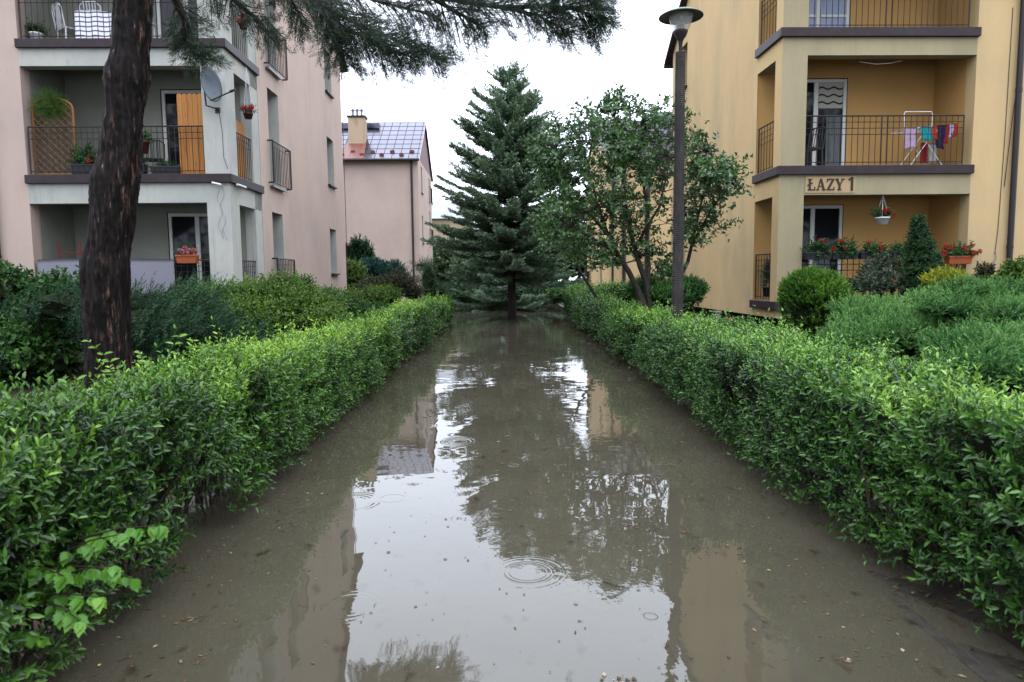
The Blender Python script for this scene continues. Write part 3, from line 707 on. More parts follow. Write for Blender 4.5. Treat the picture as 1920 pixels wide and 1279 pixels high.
xsL = lambda y: 1.70 + .016*(y-2) + .04*np.sin(y*1.1+1)
hedge('privet_hedge', 'clipped privet hedge along the left edge of the flooded path', -1, xsL, .86, .88, .6, 24.0, M['privet'], 11)
hedge('privet_hedge', 'clipped privet hedge along the right edge of the flooded path', 1, xsR, 1.10, .95, .6, 25.5, M['privetR'], 23, low=.10)

# ------------------------------------------------------------------ shrubs
KIND = { # K, leaf len, leaf width, angle, azimuth, sprig length, blade, droop, up-bias
 'broad': dict(K=6, ll=.055, lw=.028, ang=55, az='dec', L=.20, up=.5),
 'small': dict(K=7, ll=.035, lw=.018, ang=55, az='dec', L=.18, up=.5),
 'big':   dict(K=5, ll=.085, lw=.05, ang=60, az='rand', L=.25, up=.3),
 'juniper': dict(K=12, ll=.055, lw=.012, ang=38, az='flat', L=.26, up=.35, fold=.1),
 'feather': dict(K=18, ll=.060, lw=.010, ang=30, az='dec', L=.55, up=.3, fold=.1, droop=.12),
 'thuja': dict(K=11, ll=.045, lw=.013, ang=32, az='dec', L=.17, up=1.0, fold=.1),
 'upright': dict(K=11, ll=.06, lw=.022, ang=25, az='dec', L=.26, up=2.2, fold=.1),
 'conic': dict(K=9, ll=.030, lw=.010, ang=50, az='rand', L=.09, up=.2, fold=.1),
}
def shrub(name, label, cat, lobes, kind, matn, seed, scale=1.0, dir_=None, base=None, group=None, stems=True, hi=False, core=.62, v=1.0, spread=.4, lumpf=3.0, lumpa=.14, noback=True):
    rng = np.random.default_rng(seed); k = dict(KIND[kind]); up = k.pop('up'); L0 = k.pop('L')*scale; K = k.pop('K')
    k['ll'] *= scale; k['lw'] *= scale
    c0 = np.mean([l[0] for l in lobes], 0); b0 = base if base is not None else (c0[0], c0[1], 0)
    root = empty(name, tuple(map(float, b0)), 0, label, cat, group); org = np.array(b0, float)
    nz = Noise3(seed, lumpf); nz2 = Noise3(seed+5, lumpf*2.4); parts = []; stem_t = []
    co = MB()
    for (c, r, n) in lobes:
        c = np.array(c, float); r = np.array(r, float)
        d = nrm(rng.normal(size=(n, 3))); d[:, 2] = np.where(rng.random(n) < .7, abs(d[:, 2]), d[:, 2])
        rad = np.where(rng.random(n) < .78, .90+.1*rng.random(n), .45+.45*rng.random(n))
        P = c + d*r*rad[:, None]; lp = nz(P)*lumpa + nz2(P)*lumpa*.4
        P = c + d*r*(rad*(1+lp))[:, None]; P[:, 2] = np.maximum(P[:, 2], .05)
        D = nrm(d/r*r.min()) + np.array([0, 0, up]) + rng.normal(size=(n, 3))*spread
        if dir_ is not None: D = D*.45 + np.array(dir_)
        D = nrm(D); P = P - D*L0*.6
        v0 = np.clip(.5+.45*nz(P*1.3)+.25*rng.normal(size=n), 0, 1.1)*np.where(rad > .88, 1.0, .3)*v*np.clip(.75+.5*lp/max(lumpa, .01), .2, 1.2)  # inner and hollow sprigs darker, shade put into the leaf colour
        L_ = L0*(.7+.6*rng.random(n))
        parts.append(sprigs(rng, P, D, L_, K, v0=v0, hi=hi, **k))
        stem_t += [tuple(P[i]) for i in rng.integers(0, n, min(14, max(3, n//60)))]
        # inner twig core, its colour darkened to stand for the shade inside
        if core:
            vs, fs = [], []; nu, nv = 12, 8
            for i in range(nv+1):
                for j in range(nu):
                    th, ph = pi*i/nv, 2*pi*j/nu; dd = np.array([sin(th)*cos(ph), sin(th)*sin(ph), cos(th)])
                    pp = c + dd*r*core*(1+.22*rng.normal()*.6) - org; pp[2] = max(pp[2], -.1); vs.append(tuple(pp))
            for i in range(nv):
                for j in range(nu): fs.append((i*nu+j, i*nu+(j+1) % nu, (i+1)*nu+(j+1) % nu, (i+1)*nu+j))
            co.add(vs, fs)
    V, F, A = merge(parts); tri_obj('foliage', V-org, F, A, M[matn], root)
    if core: co.build('dark_twig_core', M['core'], root)
    if stems:
        m = MB()
        for p in stem_t:
            p = np.array(p)-org; b = np.array([rng.normal()*.06, rng.normal()*.06, -.15]); q = b*.5+p*.5; q[2] += .1
            m.tube([b, b*.75+q*.25+[0,0,.1], q, p], [.018, .014, .010, .003], 5)
        m.build('stem', M['twig'], root)
    return root
def lb(px, py, Y, r, n): return (tuple(atY(px, py, Y)), r, n)

def clump(px0, px1, py0, py1, Y0, Y1, r, n, k, seed, shape=None):
    g = np.random.default_rng(seed); out = []
    for i in range(k):
        t = (i+g.random())/k; px_ = px0+(px1-px0)*t; py_ = py0+(py1-py0)*g.random(); Y_ = Y0+(Y1-Y0)*(1-(py_-py0)/max(1, py1-py0))+g.normal()*.15
        if shape: py_ = max(py_, shape(px_))
        f = .75+.5*g.random(); out.append((tuple(atY(px_, py_, Y_)), (r[0]*f, r[1]*f, r[2]*f), int(n*f*f)))
    return out
# left side
shrub('hazel_shrub', 'broad-leaved dark green shrub at the left edge beside the grey downpipe', 'shrub',
      clump(-160, 130, 530, 690, 9.9, 11.2, (.42,.40,.34), 130, 30, 907) + [lb(20, 620, 10.8, (1.1,.6,.7), 500)], 'big', 'shrub', 31, spread=.6)
shrub('spreading_juniper', 'dark feathery spreading juniper behind the pine trunk', 'juniper',
      [lb(300, 620, 9.6, (.85,.7,.50), 620), lb(385, 645, 9.3, (.75,.6,.34), 420), lb(240, 590, 10, (.9,.6,.45), 420), lb(130, 575, 10, (.8,.5,.30), 260), lb(340, 585, 10.4, (.75,.6,.35), 300)], 'feather', 'djun', 32, dir_=(.65,-.25,.40), v=.62, lumpa=.45, lumpf=4.5)
shrub('forsythia_shrub', 'loose yellow-green shrub below the grey corner pillar', 'shrub',
      clump(370, 620, 540, 620, 11.2, 12.6, (.34,.32,.22), 190, 24, 906, lambda x: 545+max(0, (430-x)*.3)+max(0, (x-540)*.35)) + [lb(490, 585, 12.4, (.8,.5,.35), 500)], 'small', 'golden', 33, scale=1.5, spread=.6, lumpa=.2)
shrub('arching_shrub', 'low arching light green shrub against the foot of the pink gable wall', 'shrub',
      [lb(600, 582, 16.5, (.75,.8,.42), 700), lb(655, 590, 18.5, (.7,.9,.36), 600), lb(560, 548, 15.8, (.35,.3,.35), 160), lb(700, 590, 20.5, (.6,.9,.32), 450)], 'small', 'shrub', 34, scale=1.8, spread=.7, lumpa=.25, v=1.1)
shrub('climbing_shrub', 'yellow-green shrub squeezed against the rear corner of the pink block', 'shrub',
      [lb(660, 525, 27.2, (.5,.4,.72), 420), lb(663, 560, 26.8, (.5,.4,.4), 240)], 'small', 'golden', 35, scale=2.4, lumpa=.2)
shrub('upright_juniper', 'dark upright juniper with pointed tips beside the pink wall', 'juniper',
      [lb(656, 500, 30, (.30,.3,1.0), 200), lb(672, 492, 30, (.32,.3,1.1), 230), lb(687, 498, 30, (.30,.3,1.05), 220), lb(672, 530, 30, (.55,.4,.6), 220)], 'upright', 'djun', 36, scale=1.7, v=1.0, lumpa=.08)
shrub('blue_juniper', 'rounded blue-green juniper under the pink front wall', 'juniper',
      [lb(700, 515, 29, (.60,.6,.62), 420), lb(735, 525, 29, (.60,.6,.70), 460)], 'thuja', 'bjun', 37, scale=2.4)
shrub('barberry_shrub', 'brownish loose shrub in front of the blue-green juniper', 'shrub',
      [lb(700, 547, 25, (.55,.5,.36), 240), lb(745, 540, 25, (.60,.5,.48), 330), lb(775, 552, 25.5, (.35,.4,.3), 120)], 'small', 'brownleaf', 38, scale=2.2, spread=.7, lumpa=.3)
shrub('spiky_shrub', 'light green shrub with upright shoots behind the left hedge', 'shrub',
      [lb(720, 560, 22, (.55,.5,.36), 330), lb(690, 562, 21, (.5,.5,.3), 240), lb(640, 570, 19, (.6,.5,.3), 250)], 'small', 'golden', 39, scale=2.0, spread=.35, lumpa=.25, v=.8)
shrub('young_spruce', 'small dark conifer at the corner of the pink house', 'tree',
      [lb(803, 530, 34, (.42,.4,1.0), 260), lb(815, 548, 34, (.7,.5,.5), 220), lb(795, 497, 34.5, (.55,.3,.14), 60)], 'feather', 'cone', 40, scale=1.5, v=1.0)
# right side
shrub('thuja_bush', 'bright green globe-shaped thuja in front of the corner pillar', 'bush',
      [lb(1525, 568, 12.3, (.56,.56,.60), 2300)], 'thuja', 'thuja', 50, scale=1.05, core=.75, lumpa=.07)
cone_lobes = []
for (yp, rx) in ((560,.42),(535,.40),(510,.345),(488,.285),(466,.22),(446,.155),(428,.085)):
    cone_lobes.append(lb(1737-(560-yp)*.12, yp, 12.9, (rx,rx,.21), int(180+1500*rx)))
shrub('dwarf_spruce', 'dense conical dwarf spruce in front of the ground-floor balcony', 'tree', cone_lobes, 'conic', 'cone', 51, scale=1.5, core=.8, lumpa=.06, stems=True)
shrub('golden_cypress', 'low golden yellow conifer right of the conical spruce', 'bush',
      [lb(1775, 532, 12.0, (.34,.3,.17), 420)], 'thuja', 'yellow', 52, scale=1.2, spread=.7)
shrub('spreading_juniper', 'wide flat-topped green juniper spreading behind the right hedge, nearer the thuja', 'juniper',
      clump(1600, 1790, 556, 650, 8.3, 10.4, (.36,.34,.13), 230, 26, 901, lambda x: 556+max(0, (1730-x)*.22)) + clump(1600, 1720, 590, 640, 8.6, 9.8, (.34,.32,.12), 200, 9, 902) + [lb(1690, 625, 9.6, (.7,.6,.2), 500)], 'juniper', 'jun', 53, spread=.55, lumpa=.34, lumpf=5.0, scale=.8, core=.62)
shrub('spreading_juniper', 'green juniper at the right edge whose bare dark stem shows below', 'juniper',
      clump(1780, 1990, 545, 600, 8.2, 9.3, (.36,.34,.14), 240, 18, 903) + clump(1860, 1990, 590, 640, 7.8, 8.2, (.34,.32,.14), 210, 7, 904) + [lb(1930, 590, 8.8, (.5,.5,.24), 300)], 'juniper', 'jun', 54, spread=.55, lumpa=.34, lumpf=5.0, scale=.8, core=.5, v=.85)
shrub('creeping_juniper', 'low dark green juniper filling the gap behind the near right hedge', 'juniper',
      clump(1790, 1990, 640, 715, 5.7, 7.2, (.30,.30,.12), 210, 18, 905), 'juniper', 'jun', 55, spread=.5, scale=.95, v=.7, core=.45)
m = MB(); b = atY(1825, 660, 8.3); m.tube([(b[0], b[1], 0), (b[0]-.03, b[1], .35), (b[0]+.05, b[1], .7), (b[0]+.02, b[1]+.1, 1.0)], [.10,.085,.07,.04], 9)
m.tube([(b[0]+.05, b[1], .35), (b[0]+.18, b[1], .7), (b[0]+.35, b[1]+.1, 1.0)], [.06,.05,.03], 7)
jt = bpy.data.objects.get('spreading_juniper.002') or bpy.data.objects['spreading_juniper.001']
o = m.build('trunk', M['treebark']); o.parent = jt; o.matrix_parent_inverse = Matrix.Translation(-Vector(jt.location))
rp = shrub('rusty_patch', None, None, [lb(1800, 553, 9.1, (.22,.15,.09), 200)], 'small', 'rust', 56, core=0, stems=False, spread=1)
for ch in list(rp.children):
    ch.name = 'dead_foliage'; ch.parent = jt; ch.location = Vector(rp.location)-Vector(jt.location); ch['label'] = 'rusty brown dead foliage'
bpy.data.objects.remove(rp)
shrub('round_juniper', 'rounded green juniper at the foot of the lamp post', 'juniper',
      [lb(1290, 548, 14.2, (.36,.4,.27), 480), lb(1220, 545, 14.4, (.50,.4,.24), 480), lb(1255, 560, 14, (.6,.4,.25), 350)], 'thuja', 'jun', 57, scale=1.4, spread=.6, v=.8)
shrub('rose_bush', 'dark leggy rose bush in front of the ground-floor railing', 'shrub',
      [lb(1655, 515, 13.4, (.38,.3,.34), 200), lb(1625, 545, 13.2, (.45,.3,.2), 160), lb(1665, 540, 13.2, (.4,.3,.25), 200)], 'broad', 'silver', 58, core=0, spread=.8, lumpa=.35, v=.7)
shrub('rose_bush', 'thin brownish shrub below the wall cable duct, right', 'shrub',
      [lb(1843, 525, 12.8, (.16,.15,.26), 90)], 'broad', 'brownleaf', 59, core=0, spread=.8, v=.8)
shrub('climbing_shrub', 'yellow-green shrub at the right edge under the downpipe', 'shrub',
      [lb(1915, 520, 12.5, (.30,.3,.30), 260), lb(1890, 530, 12.5, (.2,.2,.15), 90)], 'broad', 'golden', 60, scale=1.2, spread=.7, v=1.1)
# second row of hedges far right, beyond the near one
def mini_hedge(label, px0, px1, py, Y, seed, depth=1.2):
    a_, b2 = atY(px0, py, Y), atY(px1, py, Y); n_ = 5; lobes = []
    for k in range(n_):
        c = a_+(b2-a_)*(k+.5)/n_; lobes.append(((c[0], c[1]+depth*.5, c[2]-.18), ((b2[0]-a_[0])/n_*.8, depth*.7, .36), 240))
    shrub('privet_hedge', label, 'hedge', lobes, 'small', 'privetR', seed, scale=2.2, lumpa=.05, core=.8)
mini_hedge('far low hedge crossing behind the end of the right hedge', 1035, 1112, 545, 30, 61)
mini_hedge('short light green hedge left of the broadleaf tree stems', 1130, 1200, 548, 22, 62)

# loose sprigs rising in front of the pine trunk
def shoot(root, org, p0, p1, n, ll, lw, mat_, seed, bend=.1, hi=True, up=1.0):
    rng = np.random.default_rng(seed); p0, p1 = np.array(p0, float), np.array(p1, float); L = np.linalg.norm(p1-p0)
    pts = [p0+(p1-p0)*t + np.array([bend*L*sin(t*pi), 0, 0]) for t in np.linspace(0, 1, 7)]
    m = MB(); m.tube([p-org for p in pts], [.004,.0038,.0035,.003,.0025,.002,.0015], 5); m.build('stem', M['twig'], root)
    Pn, Dn, Nn, A = [], [], [], []
    for k in range(n):
        t = (k+1)/n; p = p0+(p1-p0)*t + np.array([bend*L*sin(t*pi), 0, 0])
        for sg_ in (1, -1):
            Pn.append(p); d = np.array([sg_*1.0, rng.normal()*.5, -.15+rng.normal()*.25]) + (p1-p0)/L*.6; Dn.append(d)
            Nn.append(np.array([0, -.55, 1.0])+rng.normal(size=3)*.3); A.append(np.clip(.35+.5*t+rng.normal()*.12, 0, 1))
    Pn, Dn, Nn, A = map(np.array, (Pn, Dn, Nn, A)); s_ = .7+.5*rng.random(len(Pn))
    V, F, k = leaf_mesh(Pn-org, Dn, Nn, ll*s_, lw*s_, hi); tri_obj('foliage', V, F, np.repeat(A, k), mat_, root)
sh = empty('sapling', tuple(atZ(215, 900, .02)), 0, 'thin lime green leafy shoots rising from the left hedge before the pine trunk', 'sapling')
so = np.array(sh.location)
for i, (xa, ya, xb, yb, Y) in enumerate(((240,710,166,640,4.4),(250,720,205,690,4.2),(270,715,262,662,4.6),(290,710,336,632,4.7),(330,700,362,640,4.9),(350,700,365,662,4.9),(300,700,275,680,4.4),(420,690,400,660,5.2))):
    shoot(sh, so, atY(xa, ya+20, Y), atY(xb, yb, Y), 7, .052, .027, M['lime'], 70+i, bend=(-.06 if i % 2 else .08))

# box-elder sapling hanging into the water at the bottom left
ms = empty('maple_sapling', tuple(atZ(200, 1230, .0)), 0, 'young maple with large lime green leaves hanging out of the left hedge near the camera', 'sapling')
mo = np.array(ms.location); rng = np.random.default_rng(91)
def maple_leaf(P, D, N, L):
    D = D/np.linalg.norm(D); Wd = np.cross(D, N); Wd /= np.linalg.norm(Wd); N = np.cross(Wd, D)
    out = [(0,0),(.12,.10),(.30,.30),(.34,.24),(.48,.36),(.52,.26),(.70,.26),(.74,.17),(1.0,0)]
    ribs = [P+D*L*x for x, _ in out]; V = []
    for i, (x, w_) in enumerate(out):
        cur = -N*L*.18*x*x
        V.append(P+D*L*x+cur); V.append(P+D*L*x+Wd*L*w_+N*L*w_*.28+cur); V.append(P+D*L*x-Wd*L*w_+N*L*w_*.28+cur)
    T = []
    for i in range(len(out)-1):
        a_, b2 = 3*i, 3*i+3
        T += [(a_,a_+1,b2+1),(a_,b2+1,b2),(a_,b2,b2+2),(a_,b2+2,a_+2)]
    return np.array(V), np.array(T)
parts = []; mtw = MB()
twigs = [((150,1010,2.75),(300,985,2.70)), ((110,1040,2.7),(235,1000,2.6)), ((90,1090,2.6),(215,1060,2.55)), ((60,1120,2.6),(185,1120,2.45)), ((90,1130,2.5),(150,1165,2.35)), ((40,1060,2.6),(120,1080,2.5)), ((120,1060,2.65),(250,1085,2.6)), ((20,1180,2.5),(80,1200,2.4)), ((10,830,3.0),(70,850,2.85))]
for (a_, b2) in twigs:
    p0, p1 = atY(a_[0], a_[1], a_[2]*.93), atY(b2[0], b2[1], b2[2]*.93); mtw.tube([p0-mo, (p0+p1)/2-mo+[0,0,.015], p1-mo], [.004,.003,.002], 5)
    for k in range(7):
        t = .15+.85*k/6; p = p0+(p1-p0)*t; sgn = 1 if k % 2 else -1
        d = (p1-p0)/np.linalg.norm(p1-p0)*.5 + np.array([rng.normal()*.3, -.25+sgn*.55, -.55+rng.normal()*.25])
        L = .045+.030*rng.random()
        for dd in ((0,0,0), (.0,.55,.1), (.0,-.55,.1)):
            V, T = maple_leaf(p, d+np.array(dd), np.array([.25+rng.normal()*.5, -.6+rng.normal()*.4, .8]), L*(1 if dd == (0,0,0) else .8))
            parts.append((V-mo, T, np.full(len(V), np.clip(.10+.5*rng.random()+.2*t, 0, 1))))
V, F, A = merge(parts); tri_obj('foliage', V, F, A, M['lime'], ms); mtw.build('stem', M['twig'], ms)

# ------------------------------------------------------------------ big spruce
def spruce(name, label, cx, cy, H, R, zlow, seed, whorls=26, nbr=8, mat_='spruce', trunk_r=.17, blade=(.095,.024), hide_low=None, lean=0):
    rng = np.random.default_rng(seed); root = empty(name, (cx, cy, 0), 0, label, 'spruce tree')
    t = MB(); t.tube([(0,0,-.3),(.02,0,.3),(0,0,H*.3),(.02,0,H*.6),(0,0,H*.9),(0,0,H)], [trunk_r*1.15,trunk_r,trunk_r*.75,trunk_r*.4,.03,.008], 10); t.build('trunk', M['sprucebark'], root, smooth=True)
    bm_ = MB(); P, D, L, V0 = [], [], [], []
    for w_ in range(whorls):
        f = (w_+rng.random()*.6)/whorls; z = zlow + (H-.25-zlow)*f**.92
        Rz = R*(1-f)**.60*(.80 if f < .06 else 1)
        for b in range(nbr if f < .8 else 5):
            z = z + rng.normal()*.09; az = 2*pi*(b/nbr)+rng.random()*.9+w_*1.1; Lb = max(.12, Rz*(.66+.48*rng.random()))
            rise = -.30+.78*f + rng.normal()*.05       # low branches sag, high ones climb
            pts = []; nseg = 6
            for q in range(nseg+1):
                s_ = q/nseg; zz = z + Lb*(rise*s_ + .34*s_*s_*(1.0 if f < .6 else .8) - .10*s_)
                pts.append(np.array([cos(az)*Lb*s_, sin(az)*Lb*s_, zz]))
            bm_.tube(pts, [max(.004, .03*(1-f)*(1-q/nseg)+.004) for q in range(nseg+1)], 4, cap=False)
            nt_ = max(3, int(Lb/.105))
            for q in range(nt_):
                s_ = .14+.86*(q+rng.random()*.5)/nt_; i_ = min(nseg-1, int(s_*nseg)); fr_ = s_*nseg-i_; p = pts[i_]*(1-fr_)+pts[i_+1]*fr_
                bd = pts[i_+1]-pts[i_]; bd /= np.linalg.norm(bd); sd_ = np.cross(bd, [0,0,1]); sd_ /= max(np.linalg.norm(sd_), 1e-6)
                for sg_ in (1, -1):
                    tl = (.14+.34*Lb/R*(1-s_*.72))*(.7+.6*rng.random())
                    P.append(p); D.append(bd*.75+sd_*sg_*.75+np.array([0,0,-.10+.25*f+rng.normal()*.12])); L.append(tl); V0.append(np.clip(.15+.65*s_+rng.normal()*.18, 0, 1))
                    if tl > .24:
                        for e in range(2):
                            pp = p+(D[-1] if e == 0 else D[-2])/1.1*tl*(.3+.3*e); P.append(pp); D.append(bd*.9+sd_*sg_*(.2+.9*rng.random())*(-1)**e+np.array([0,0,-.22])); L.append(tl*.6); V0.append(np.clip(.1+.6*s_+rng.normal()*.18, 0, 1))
            P.append(pts[-2]); D.append(pts[-1]-pts[-2]); L.append(Lb/nseg+.14); V0.append(.9)
            if f > .55: D[-1] = D[-1]/np.linalg.norm(D[-1])+np.array([0,0,.5])
    for a_ in range(5):
        P.append(np.array([0,0,H-.35-.0*a_])); D.append(np.array([cos(a_*1.3)*.35, sin(a_*1.3)*.35, 1])); L.append(.32); V0.append(.6)
    P.append(np.array([0,0,H-.3])); D.append(np.array([0,0,1.])); L.append(.75); V0.append(.6)
    P, D, L, V0 = map(np.array, (P, D, L, V0))
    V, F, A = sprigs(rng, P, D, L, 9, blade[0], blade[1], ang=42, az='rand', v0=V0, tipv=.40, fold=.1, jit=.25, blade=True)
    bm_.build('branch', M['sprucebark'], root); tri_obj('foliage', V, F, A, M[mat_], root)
    return root
spruce('spruce_tree', 'tall dense spruce standing in the flood at the end of the path', 0.0, 25.2, 9.15, 3.0, 1.75, 101, whorls=52, nbr=8)
spruce('spruce_tree', 'low blue-grey spruce spreading over the water behind the tall spruce trunk', .1, 33, 3.6, 3.4, .45, 102, whorls=12, nbr=11, mat_='spruce', trunk_r=.1)

# ------------------------------------------------------------------ broadleaf tree behind the right hedge
def broad_tree():
    rng = np.random.default_rng(202); Y0 = 13.8; base = atY(1212, 556, Y0); root = empty('broadleaf_tree', (base[0], base[1], 0), 0, 'multi-stemmed broadleaf tree with glossy dark leaves beside the lamp post', 'tree')
    org = np.array([base[0], base[1], 0.]); m = MB()
    ends = []
    def limb(pts, r0, r1):
        pts = [np.array(p) for p in pts]; n = len(pts)
        m.tube([p-org for p in pts], [r0+(r1-r0)*i/(n-1) for i in range(n)], 7, cap=False)
        return pts
    P = lambda x, y, Y: atY(x, y, Y)
    A = limb([P(1208,575,13.7), P(1196,545,13.7), P(1178,508,13.6), P(1160,480,13.5), P(1140,440,13.4), P(1105,400,13.3), P(1070,350,13.2), P(1040,300,13.1)], .07, .018)
    B = limb([P(1218,575,13.8), P(1212,530,13.8), P(1200,500,13.8), P(1190,465,13.9), P(1178,420,13.9), P(1170,360,14), P(1160,290,14), P(1150,220,14)], .07, .015)
    C = limb([P(1214,530,13.8), P(1217,500,13.9), P(1212,450,14), P(1215,400,14.1), P(1205,340,14.2), P(1200,270,14.2), P(1205,210,14.2)], .045, .012)
    D_ = limb([P(1222,560,13.9), P(1245,540,14.2), P(1268,535,14.4), P(1290,490,14.4), P(1298,455,14.3), P(1310,400,14.2), P(1325,340,14.1), P(1335,290,14)], .06, .014)
    E_ = limb([P(1190,470,13.9), P(1210,430,13.5), P(1235,390,13.3), P(1250,330,13.2), P(1262,260,13.2)], .035, .010)
    F_ = limb([P(1298,455,14.3), P(1330,400,13.9), P(1350,370,13.7), P(1375,350,13.5)], .025, .008)
    G_ = limb([P(1160,480,13.5), P(1125,455,13.0), P(1085,430,12.8), P(1050,420,12.6)], .03, .008)
    H_ = limb([P(1140,440,13.4), P(1120,380,13.8), P(1100,310,14.2), P(1085,250,14.4), P(1100,215,14.4)], .03, .008)
    limbs = [A, B, C, D_, E_, F_, G_, H_]
    pool = np.array([p for L in limbs for p in L[3:]] + [(L[i]+L[i+1])/2 for L in limbs for i in range(2, len(L)-1)])
    # crown outline, photo pixels and depth spread
    lobes = [(1150,260,14,62,70,.9,90),(1060,290,13.2,62,62,.8,95),(1110,360,13.5,95,80,.9,110),(1215,270,14,60,72,.9,85),(1290,285,14,48,62,.8,60),(1335,345,13.8,58,55,.7,75),(1200,380,13.8,80,80,.9,70),(1055,420,12.8,50,65,.7,75),(1120,480,13.2,58,32,.6,38),(1300,420,14,48,60,.6,42),(1090,235,14,45,30,.6,25),(1165,200,14,40,28,.5,26),(1250,215,14,36,24,.5,20),(1200,460,13.8,42,40,.5,24),(1250,490,14,30,25,.4,12),(1370,330,13.6,26,34,.4,18),(1345,400,13.7,26,40,.4,12),(1020,300,13.1,28,40,.5,26),(1232,510,13.7,18,18,.3,7)]
    TP, TD, TL = [], [], []
    for (cx, cy, Yc, rx, ry, dy, n) in lobes:
        for _ in range(int(n*.95)):
            while True:
                q = rng.random(3)*2-1
                if q @ q <= 1: break
            p = atY(cx+rx*q[0], cy+ry*q[1], Yc+dy*q[2]*1.2)
            dd = np.linalg.norm(pool-p, axis=1); s = pool[np.argmin(dd+np.where(pool[:, 2] > p[2]+.1, .8, 0))]
            mid = (s+p)/2 + np.array([rng.normal()*.06, rng.normal()*.06, .06+rng.normal()*.05])
            m.tube([s-org, mid-org, p-org], [.011, .007, .003], 4, cap=False)
            for k in range(3):
                if k == 2 and rng.random() < .5: continue
                t = (0, 1, .8)[k]; b = (mid if t < .6 else p)
                TP.append(b+rng.normal(size=3)*.03); d = nrm((p-s)[None])[0]*.6+rng.normal(size=3)*.6+np.array([0,0,.35]); TD.append(d); TL.append(.20+.16*rng.random())
    m.build('trunk', M['treebark'], root)
    TP, TD, TL = map(np.array, (TP, TD, TL)); nz = Noise3(5, 2.0)
    # short leaf-bearing twigs
    V, F, A_ = sprigs(rng, TP, TD, TL, 4, .085, .056, ang=62, az='rand', droop=.25, hi=True, v0=np.clip(.45+.4*nz(TP)+.2*rng.normal(size=len(TP)), 0, 1), fold=.25, curl=.25, jit=.35, tipv=.25)
    tri_obj('foliage', V-org, F, A_, M['lilac'], root)
    # light green neighbour hanging in from the left
    return root
broad_tree()
shrub('young_tree', 'bright green leafy branches between the spruce and the broadleaf tree', 'tree',
      [lb(1050, 440, 17, (.45,.5,.30), 130), lb(1075, 395, 17, (.35,.4,.25), 60), lb(1020, 300, 15.5, (.3,.3,.45), 90)], 'big', 'shrub', 64, core=0, spread=.7, v=1.1, stems=False, scale=1.1,
      base=(2.5, 17.3, 0))
yt = bpy.data.objects['young_tree']; m = MB(); m.tube([(0,0,-.2),(-.3,0,.9),(-.8,-.1,1.7),(-1.25,-.3,2.6),(-1.6,-1.0,3.6)], [.05,.045,.035,.02,.008], 7); m.tube([(-.8,-.1,1.7),(-1.0,0,2.6),(-.9,0,3.3)], [.025,.015,.006], 6); m.build('trunk', M['treebark'], yt)

